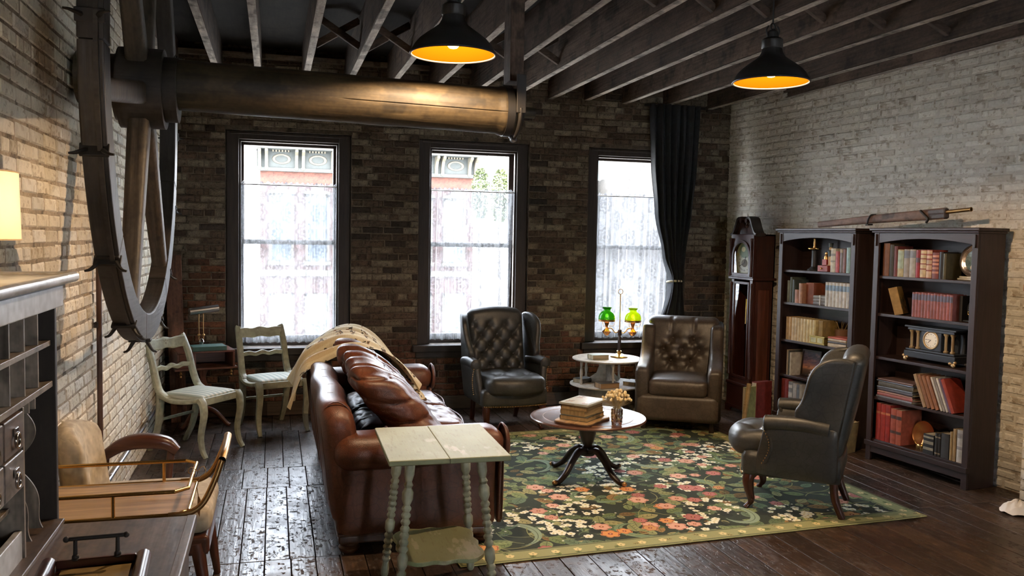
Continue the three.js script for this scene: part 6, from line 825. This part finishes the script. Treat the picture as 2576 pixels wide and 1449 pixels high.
  // mantel clock
  const mc = thing('mantel_clock', 'black columned mantel clock with a white dial on the middle shelf', 'clock', inCase(k, 0.475, SH[2] + 0.0006, -0.015), CT2), bl = std({ color: C(0.035, 0.042, 0.055), roughness: 0.25 }), gd = std({ color: C(0.5, 0.36, 0.2), roughness: 0.35, metalness: 0.6 });
  part('plinth', [rbox(0.44, 0.05, 0.15, 0.006, 0, 0.05, 0), rbox(0.42, 0.016, 0.14, 0.005, 0, 0.083, 0)], bl, mc, 0); for (const s of [-1, 1]) for (const z of [-0.06, 0.07]) part('foot', [ball(0.018, s * 0.205, 0.016, z, 1.1, 0.85, 0.6), ball(0.011, s * 0.185, 0.026, z + 0.008), ball(0.012, s * 0.22, 0.034, z)], gd, mc);
  part('case', [rbox(0.17, 0.155, 0.11, 0.006, -0.0, 0.168, 0), rbox(0.4, 0.02, 0.13, 0.004, 0, 0.236, 0.0), rbox(0.44, 0.014, 0.15, 0.004, 0, 0.252, 0), rbox(0.4, 0.15, 0.02, 0.002, 0, 0.165, -0.05)], bl, mc, 0);
  for (const x of [-0.175, -0.12, 0.12, 0.175]) part('column', lathe([[0.016, 0.092], [0.018, 0.1], [0.011, 0.108], [0.0105, 0.2], [0.012, 0.208], [0.018, 0.216], [0.019, 0.226]], 16, x, 0, 0.045), gd, mc);
  T.face = canvasTex(256, 256, (c) => { c.fillStyle = '#e3dccb'; c.fillRect(0, 0, 256, 256); c.fillStyle = '#2b2722'; c.textAlign = 'center'; c.textBaseline = 'middle'; c.font = 'bold 24px serif'; ['XII', 'I', 'II', 'III', 'IIII', 'V', 'VI', 'VII', 'VIII', 'IX', 'X', 'XI'].forEach((t, i) => { c.save(); c.translate(128, 128); c.rotate(i * PI / 6); c.fillText(t, 0, -96); c.restore(); }); c.strokeStyle = '#8c6f3a'; c.lineWidth = 5; c.beginPath(); c.arc(128, 128, 122, 0, 7); c.stroke(); });
  const fc = part('dial', uvOf(place(prep(new THREE.CircleGeometry(0.057, 40)), 0.0, 0.168, 0.0565), (x, y) => [x / 0.114 + 0.5, (y - 0.168) / 0.114 + 0.5]), std({ map: T.face, roughness: 0.4 }), mc); part('bezel', torus(0.061, 0.006, 0, 0.168, 0.057, 0, 0, 0, 40, 8), gd, fc); part('hand', [rbox(0.003, 0.034, 0.001, 0.0004, -0.012, 0.158, 0.058, 0, 0, 2.3), rbox(0.0025, 0.046, 0.001, 0.0004, -0.022, 0.17, 0.059, 0, 0, 1.5)], M.black, fc);
}
{ const k = 'L';
  // top shelf: candlestick, nutcracker on a red box, books
  const cs = thing('candlestick', 'dark candlestick with a brass drip pan on the top shelf by the clock', 'candlestick', inCase(k, 0.32, SH[4] + 0.0006, 0.02), CT2);
  part('column', [lathe([[0.001, 0], [0.056, 0], [0.058, 0.01], [0.04, 0.02], [0.024, 0.035], [0.022, 0.17], [0.03, 0.18]], 24)], M.black, cs); part('drip_pan', lathe([[0.02, 0.178], [0.055, 0.184], [0.056, 0.192], [0.02, 0.19]], 28), M.brass, cs); part('candle', lathe([[0.001, 0.19], [0.012, 0.19], [0.015, 0.2], [0.01, 0.215], [0.013, 0.235], [0.009, 0.26], [0.012, 0.27], [0.001, 0.282]], 16), M.brassOld, cs);
  const bx = thing('red_box', 'small red box with a brass knob under the toy soldier', 'box', inCase(k, 0.49, SH[4] + 0.0006, 0.04), CT2); part('body', rbox(0.115, 0.05, 0.09, 0.003, 0, 0.025, 0), std({ color: C(0.33, 0.06, 0.05), map: T.mottle, roughness: 0.5 }), bx); part('knob', ball(0.008, -0.01, 0.025, 0.05), M.brass, bx);
  const sb = thing('red_tin', 'small red tin with a gilt top behind the toy soldier', 'tin', inCase(k, 0.465, SH[4] + 0.0516, 0.02), CT2); part('body', rbox(0.05, 0.05, 0.05, 0.003, 0, 0.025, 0), std({ color: C(0.3, 0.04, 0.03), roughness: 0.4 }), sb); part('top', [lathe([[0.022, 0.05], [0.02, 0.07], [0.012, 0.085], [0.016, 0.095], [0.012, 0.108], [0.001, 0.112]], 16)], M.brassOld, sb);
  const nc = thing('toy_soldier', 'small wooden toy soldier with a dark hat standing on the red box', 'figurine', inCase(k, 0.52, SH[4] + 0.0516, 0.03), CT2), skin = std({ color: C(0.5, 0.33, 0.16), roughness: 0.6 }), dk = std({ color: C(0.05, 0.07, 0.07), roughness: 0.6 });
  part('legs', [cyl(0.011, 0.012, 0.08, -0.008, 0.04, 0), cyl(0.011, 0.012, 0.08, 0.01, 0.04, 0), rbox(0.045, 0.006, 0.035, 0.002, 0, 0.003, 0.003)], skin, nc); part('torso', [lathe([[0.018, 0.076], [0.016, 0.09], [0.02, 0.115], [0.012, 0.128]], 14), cyl(0.007, 0.007, 0.045, -0.024, 0.1, 0, 0, 0, 0.2), cyl(0.007, 0.007, 0.045, 0.024, 0.1, 0, 0, 0, -0.2)], dk, nc); part('head', ball(0.016, 0, 0.14, 0, 0.9, 1.1, 0.9), skin, nc); part('hat', cyl(0.016, 0.019, 0.035, 0, 0.17, 0), dk, nc);
  row(k, 4, 'books on the top shelf by the clock', [['cream banded book', [0.55, 0.5, 0.38], 0.594, 0.648, 0.195, { band: lab([[0.44, 0.48], [0.68, 0.78]], [0.24, 0.24, 0.22]) }], ['rose pink book', [0.46, 0.11, 0.12], 0.65, 0.69, 0.172], ['grey book', [0.2, 0.18, 0.18], 0.697, 0.73, 0.192, { band: lab([[0.84, 0.97]], [0.45, 0.38, 0.28]) }], ['mauve book', [0.24, 0.13, 0.13], 0.732, 0.763, 0.19], ['pale turquoise book', [0.26, 0.4, 0.4], 0.768, 0.81, 0.204]]);
  row(k, 3, 'books on the second shelf by the clock', [['olive book', [0.11, 0.1, 0.05], 0.086, 0.12, 0.19], ['moss green book', [0.07, 0.08, 0.045], 0.122, 0.15, 0.22], ['dark green book', [0.05, 0.065, 0.05], 0.152, 0.184, 0.2], ['small salmon book', [0.42, 0.18, 0.1], 0.186, 0.23, 0.115], ['peach book', [0.46, 0.23, 0.13], 0.234, 0.276, 0.172], ['rust backed book', [0.26, 0.075, 0.03], 0.278, 0.37, 0.18, { back: 0.04 }]]);
  let y = SH[3]; for (let i = 0; i < 3; i++) { book(`small grey printed book, ${NTH[i]} from bottom of the tied bundle`, { w: 0.026, h: 0.145, d: 0.1, c: [0.16 + 0.04 * i, 0.15 + 0.04 * i, 0.14 + 0.03 * i] }, inCase(k, 0.467, y + 0.0005, 0.03), CT2, 'tied bundle of small books', true); y += 0.0265; }
  const rb = single('cream_ribbon', [rbox(0.01, 0.084, 0.002, 0.0008, 0, 0.042, 0.058), rbox(0.01, 0.002, 0.11, 0.0008, 0, 0.084, 0.003)], M.ivory, 'cream ribbon tied round the bundle of small books', 'ribbon'); { const p = inCase(k, 0.478, SH[3] + 0.0005, 0.03); rb.position.set(...p); rb.rotation.y = CT2; }
  const set = []; for (let i = 0; i < 7; i++) set.push(['white set volume with blue label', [0.55, 0.52, 0.46], 0.548 + i * 0.0392, 0.548 + (i + 1) * 0.0392, 0.2, { in: 'of seven', band: lab([[0.66, 0.88]], [0.2, 0.3, 0.4]) }]); row(k, 3, 'white and blue set', set);
  const tan = []; for (let i = 0; i < 10; i++) tan.push([i < 2 ? 'ochre set volume' : 'cream set volume', i < 2 ? [0.4, 0.22, 0.06] : [0.5 + 0.01 * i, 0.35 + 0.012 * i, 0.2], 0.089 + i * 0.0365, 0.089 + (i + 1) * 0.0365, 0.2, {}]); row(k, 2, 'cream set on the middle shelf', tan);
  book(`ochre book at the right end of the cream set`, { w: 0.05, h: 0.2, d: 0.16, c: [0.3, 0.2, 0.06] }, inCase(k, 0.49, SH[2] + 0.0006, 0.0), CT2, 'cream set on the middle shelf');
  const pt = thing('brown_pot', 'small brown pot behind the brass box', 'pot', inCase(k, 0.59, SH[2] + 0.0006, -0.06), CT2); part('pot', lathe([[0.001, 0], [0.04, 0], [0.055, 0.05], [0.058, 0.13], [0.05, 0.135], [0.04, 0.05], [0.001, 0.03]], 24), std({ color: C(0.16, 0.085, 0.045), roughness: 0.7 }), pt);
  part('twigs', [...Array(9)].map((_, i) => tube([[0, 0.03, 0], [Math.cos(i) * 0.03, 0.14, Math.sin(i) * 0.03], [Math.cos(i) * 0.07, 0.2, Math.sin(i) * 0.05]], 0.0025, 6, 4)), std({ color: C(0.2, 0.14, 0.06), roughness: 0.9 }), pt).userData.kind = 'stuff';
  const bb2 = thing('brass_box', 'small brass box with two ivory panels on the middle shelf', 'box', inCase(k, 0.482, SH[2] + 0.0006, 0.088), CT2); part('body', [rbox(0.165, 0.055, 0.04, 0.003, 0, 0.034, 0), rbox(0.185, 0.01, 0.046, 0.003, 0, 0.066, 0), rbox(0.185, 0.007, 0.046, 0.002, 0, 0.0045, 0)], std({ color: C(0.34, 0.26, 0.08), roughness: 0.35, metalness: 0.7 }), bb2); for (const s of [-1, 1]) part('panel', rbox(0.06, 0.038, 0.003, 0.001, s * 0.038, 0.035, 0.0205), std({ color: C(0.55, 0.52, 0.3), map: T.mottle, roughness: 0.5 }), bb2);
  y = SH[2]; [['cream', [0.55, 0.44, 0.3], 0.03], ['grey', [0.12, 0.12, 0.14], 0.016], ['ivory', [0.6, 0.48, 0.34], 0.02], ['coral red', [0.45, 0.1, 0.06], 0.014]].forEach(([n, c, t], i) => { book(`${n} flat book, ${NTH[i]} from bottom of the small pile on the middle shelf`, { w: t, h: 0.2, d: 0.14, c }, inCase(k, 0.705, y + 0.0005, 0.03), CT2 + 0.05 * (i % 2), 'small pile on the middle shelf', true); y += t + 0.0008; });
  // picture, portfolio and cup
  row(k, 1, 'upright books beside the picture', [['buff thin book', [0.34, 0.25, 0.14], 0.112, 0.13, 0.22], ['dark thin book', [0.07, 0.07, 0.05], 0.132, 0.15, 0.215], ['cream thin book', [0.5, 0.44, 0.34], 0.152, 0.172, 0.2]]);
  const pc = thing('framed_picture', 'small framed sunset landscape picture standing in the bookcase', 'picture', inCase(k, 0.285, SH[1] + 0.001, -0.01), CT2 + 0.15); pc.rotation.set(-0.12, CT2 + 0.15, 0, 'YXZ');
  part('frame', [bb(-0.1, 0, -0.008, 0.1, 0.014, 0.006), bb(-0.1, 0.216, -0.008, 0.1, 0.23, 0.006), bb(-0.1, 0.014, -0.008, -0.088, 0.216, 0.006), bb(0.088, 0.014, -0.008, 0.1, 0.216, 0.006), bb(-0.09, 0.01, -0.008, 0.09, 0.22, -0.004)], M.darkWood, pc); part('picture', uvOf(place(prep(new THREE.PlaneGeometry(0.18, 0.206)), 0, 0.115, -0.003), (x, y2) => [x / 0.18 + 0.5, (y2 - 0.012) / 0.206]), std({ map: canvasTex(256, 256, (c) => { const g = c.createLinearGradient(0, 0, 0, 256); g.addColorStop(0, '#2d2a3a'); g.addColorStop(0.5, '#5b4450'); g.addColorStop(0.68, '#b07650'); g.addColorStop(0.78, '#5a4434'); g.addColorStop(1, '#30281f'); c.fillStyle = g; c.fillRect(0, 0, 256, 256); const r = rng(6); for (let i = 0; i < 80; i++) { c.fillStyle = i % 2 ? 'rgba(40,34,44,.25)' : 'rgba(170,120,90,.2)'; c.beginPath(); c.ellipse(r() * 256, r() * 180, 10 + r() * 40, 4 + r() * 10, -0.2, 0, 7); c.fill(); } }), roughness: 0.35 }), pc);
  y = SH[1]; [['black', [0.06, 0.055, 0.05], 0.02, 0.36], ['buff edged', [0.2, 0.15, 0.1], 0.026, 0.34], ['grey brown', [0.16, 0.12, 0.09], 0.03, 0.31]].forEach(([n, c, t, h], i) => { book(`${n} flat book, ${NTH[i]} from bottom of the pile under the cup`, { w: t, h, d: 0.2, c }, inCase(k, 0.56, y + 0.0005, 0.0), CT2 - 0.04 * i, 'pile under the cup', true); y += t + 0.0008; });
  const cp = thing('printed_cup', 'large white cup with a green printed pattern on the flat books', 'cup', inCase(k, 0.575, y + 0.001, 0.01), CT2); T.cup = canvasTex(512, 64, (c) => { c.fillStyle = '#d9d6c4'; c.fillRect(0, 0, 512, 64); c.strokeStyle = '#6f7a4a'; c.fillStyle = '#8b905c'; c.lineWidth = 3; for (let i = 0; i < 12; i++) { c.beginPath(); c.ellipse(20 + i * 43, 34, 17, 14, 0, 0, 7); c.stroke(); c.beginPath(); c.ellipse(20 + i * 43, 34, 8, 6, 0, 0, 7); c.fill(); } c.fillRect(0, 2, 512, 3); });
  part('bowl', uvOf(lathe([[0.001, 0.004], [0.06, 0.004], [0.082, 0.014], [0.09, 0.035], [0.092, 0.066], [0.088, 0.066], [0.084, 0.034], [0.07, 0.014], [0.001, 0.012]], 40), (x, y2, z) => [Math.atan2(z, x) / (2 * PI) + 0.5, y2 / 0.07]), std({ map: T.cup, roughness: 0.25 }), cp); part('handle', torus(0.022, 0.006, 0.108, 0.036, 0.0, 0, 0, -PI / 2, 20, 8, PI * 1.0).translate(-0.01, 0, 0), M.ivory, cp);
  row(k, 0, 'books on the bottom shelf by the clock', [['dark red tall book', [0.22, 0.03, 0.025], 0.06, 0.1, 0.285], ['dark red tall book', [0.24, 0.032, 0.028], 0.102, 0.145, 0.285], ['blue white patterned book', [0.22, 0.24, 0.26], 0.15, 0.2, 0.27, { band: lab([[0.2, 0.3], [0.5, 0.66], [0.8, 0.9]], [0.5, 0.5, 0.48]) }], ['grey white book', [0.4, 0.4, 0.38], 0.205, 0.25, 0.265], ['blue grey book', [0.2, 0.24, 0.3], 0.252, 0.285, 0.26], ['cream grey book', [0.42, 0.4, 0.34], 0.287, 0.32, 0.265]]);
  const bxx = thing('wooden_box', 'small wooden box with a brass knob on the bottom shelf by the clock', 'box', inCase(k, 0.52, SH[0] + 0.0006, 0.0), CT2); part('body', rbox(0.16, 0.12, 0.13, 0.004, 0, 0.06, 0), M.walnut, bxx); part('knob', ball(0.014, 0.0, 0.09, 0.072), M.brass, bxx);
}
// ---------- things on and beside the bookcases ----------
{
  const p0 = V(4.375, 1.803, -6.17), p1 = V(4.545, 1.874, -4.98), dir = p1.clone().sub(p0), L = dir.length(), g = thing('old_gun_stock', 'long weathered wooden stock with a metal barrel end lying above the bookcases', 'stock', [p0.x, p0.y, p0.z]);
  g.quaternion.setFromUnitVectors(V(1, 0, 0), dir.normalize());
  part('stock', [sweep([[0, 0, 0], [L * 0.5, 0.004, 0], [L, 0, 0]], (t) => [lerp(0.024, 0.04, t), 0.026], { n: 12, m: 20, pow: 7, up: [0, 0, 1] })], std({ color: C(0.2, 0.115, 0.08), map: T.old, roughness: 0.65 }), g, 0);
  part('barrel', [tube([[L - 0.02, 0.008, 0], [L + 0.2, 0.012, 0]], 0.014, 1, 14), torus(0.014, 0.003, L + 0.2, 0.012, 0, 0, PI / 2, 0, 16, 6)], M.brassOld, g); part('muzzle_cap', rbox(0.14, 0.07, 0.052, 0.008, L - 0.06, 0, 0), std({ color: C(0.11, 0.09, 0.085), map: T.old, roughness: 0.5 }), g);
  part('hook', [tube([[L * 0.44, -0.034, 0.036], [L * 0.45, 0.0, 0.036], [L * 0.47, 0.034, 0.03], [L * 0.49, 0.036, 0.0]], 0.007, 14, 6), rbox(0.03, 0.012, 0.05, 0.003, L * 0.445, -0.036, 0.02)], M.iron, g); part('hook', [tube([[L * 0.85, 0.034, 0.034], [L * 0.88, 0.0, 0.036], [L * 0.9, -0.03, 0.034], [L * 0.885, -0.055, 0.03]], 0.009, 14, 6)], M.iron, g);
  const gb = thing('green_folder', 'pale green folder standing on the floor beside the clock', 'folder', [4.19, 0, -6.83], -1.2); part('folder', rbox(0.035, 0.335, 0.2, 0.003, 0, 0.168, 0), bookMat([0.44, 0.46, 0.2]), gb); part('sheets', rbox(0.026, 0.325, 0.19, 0.002, 0, 0.165, 0.008), M.paper, gb);
  const rd = thing('red_folder', 'dark red folder standing between the green folder and the bookcase', 'folder', [4.33, 0, -6.88], -1.3); part('folder', rbox(0.06, 0.37, 0.2, 0.004, 0, 0.186, 0), bookMat([0.26, 0.04, 0.035]), rd); part('sheets', rbox(0.05, 0.36, 0.19, 0.002, 0, 0.183, 0.008), M.paper, rd);
  const mp = thing('rolled_paper', 'yellowed paper roll poking out above the far arm of the dark chair', 'paper roll', [4.04, 0.0, -6.7], 0.3); part('roll', lathe([[0.018, 0.002], [0.02, 0.002], [0.02, 0.39], [0.018, 0.39]], 18, 0, 0, 0, 0.05, 0, -0.1), std({ color: C(0.55, 0.38, 0.17), map: T.mottle, roughness: 0.8, side: THREE.DoubleSide }), mp); part('band', torus(0.0205, 0.002, 0.019, 0.2, 0.01, PI / 2, 0, 0, 18, 6), M.brassOld, mp);
  const fb = thing('tan_book', 'tan hardback book leaning on the floor between the bookcases', 'book', [4.36, 0.001, -5.68], -1.15); fb.rotation.set(0, -1.15, -0.1, 'YXZ'); part('cover', [rbox(0.004, 0.25, 0.17, 0.001, -0.014, 0.126, 0), rbox(0.004, 0.25, 0.17, 0.001, 0.014, 0.126, 0)], bookMat([0.5, 0.32, 0.13]), fb); part('pages', rbox(0.024, 0.24, 0.16, 0.001, 0, 0.126, 0), M.paper, fb);
}

scene.traverse((o) => { if (o.isMesh) { o.castShadow = true; o.receiveShadow = true; } });
renderer.render(scene, camera);
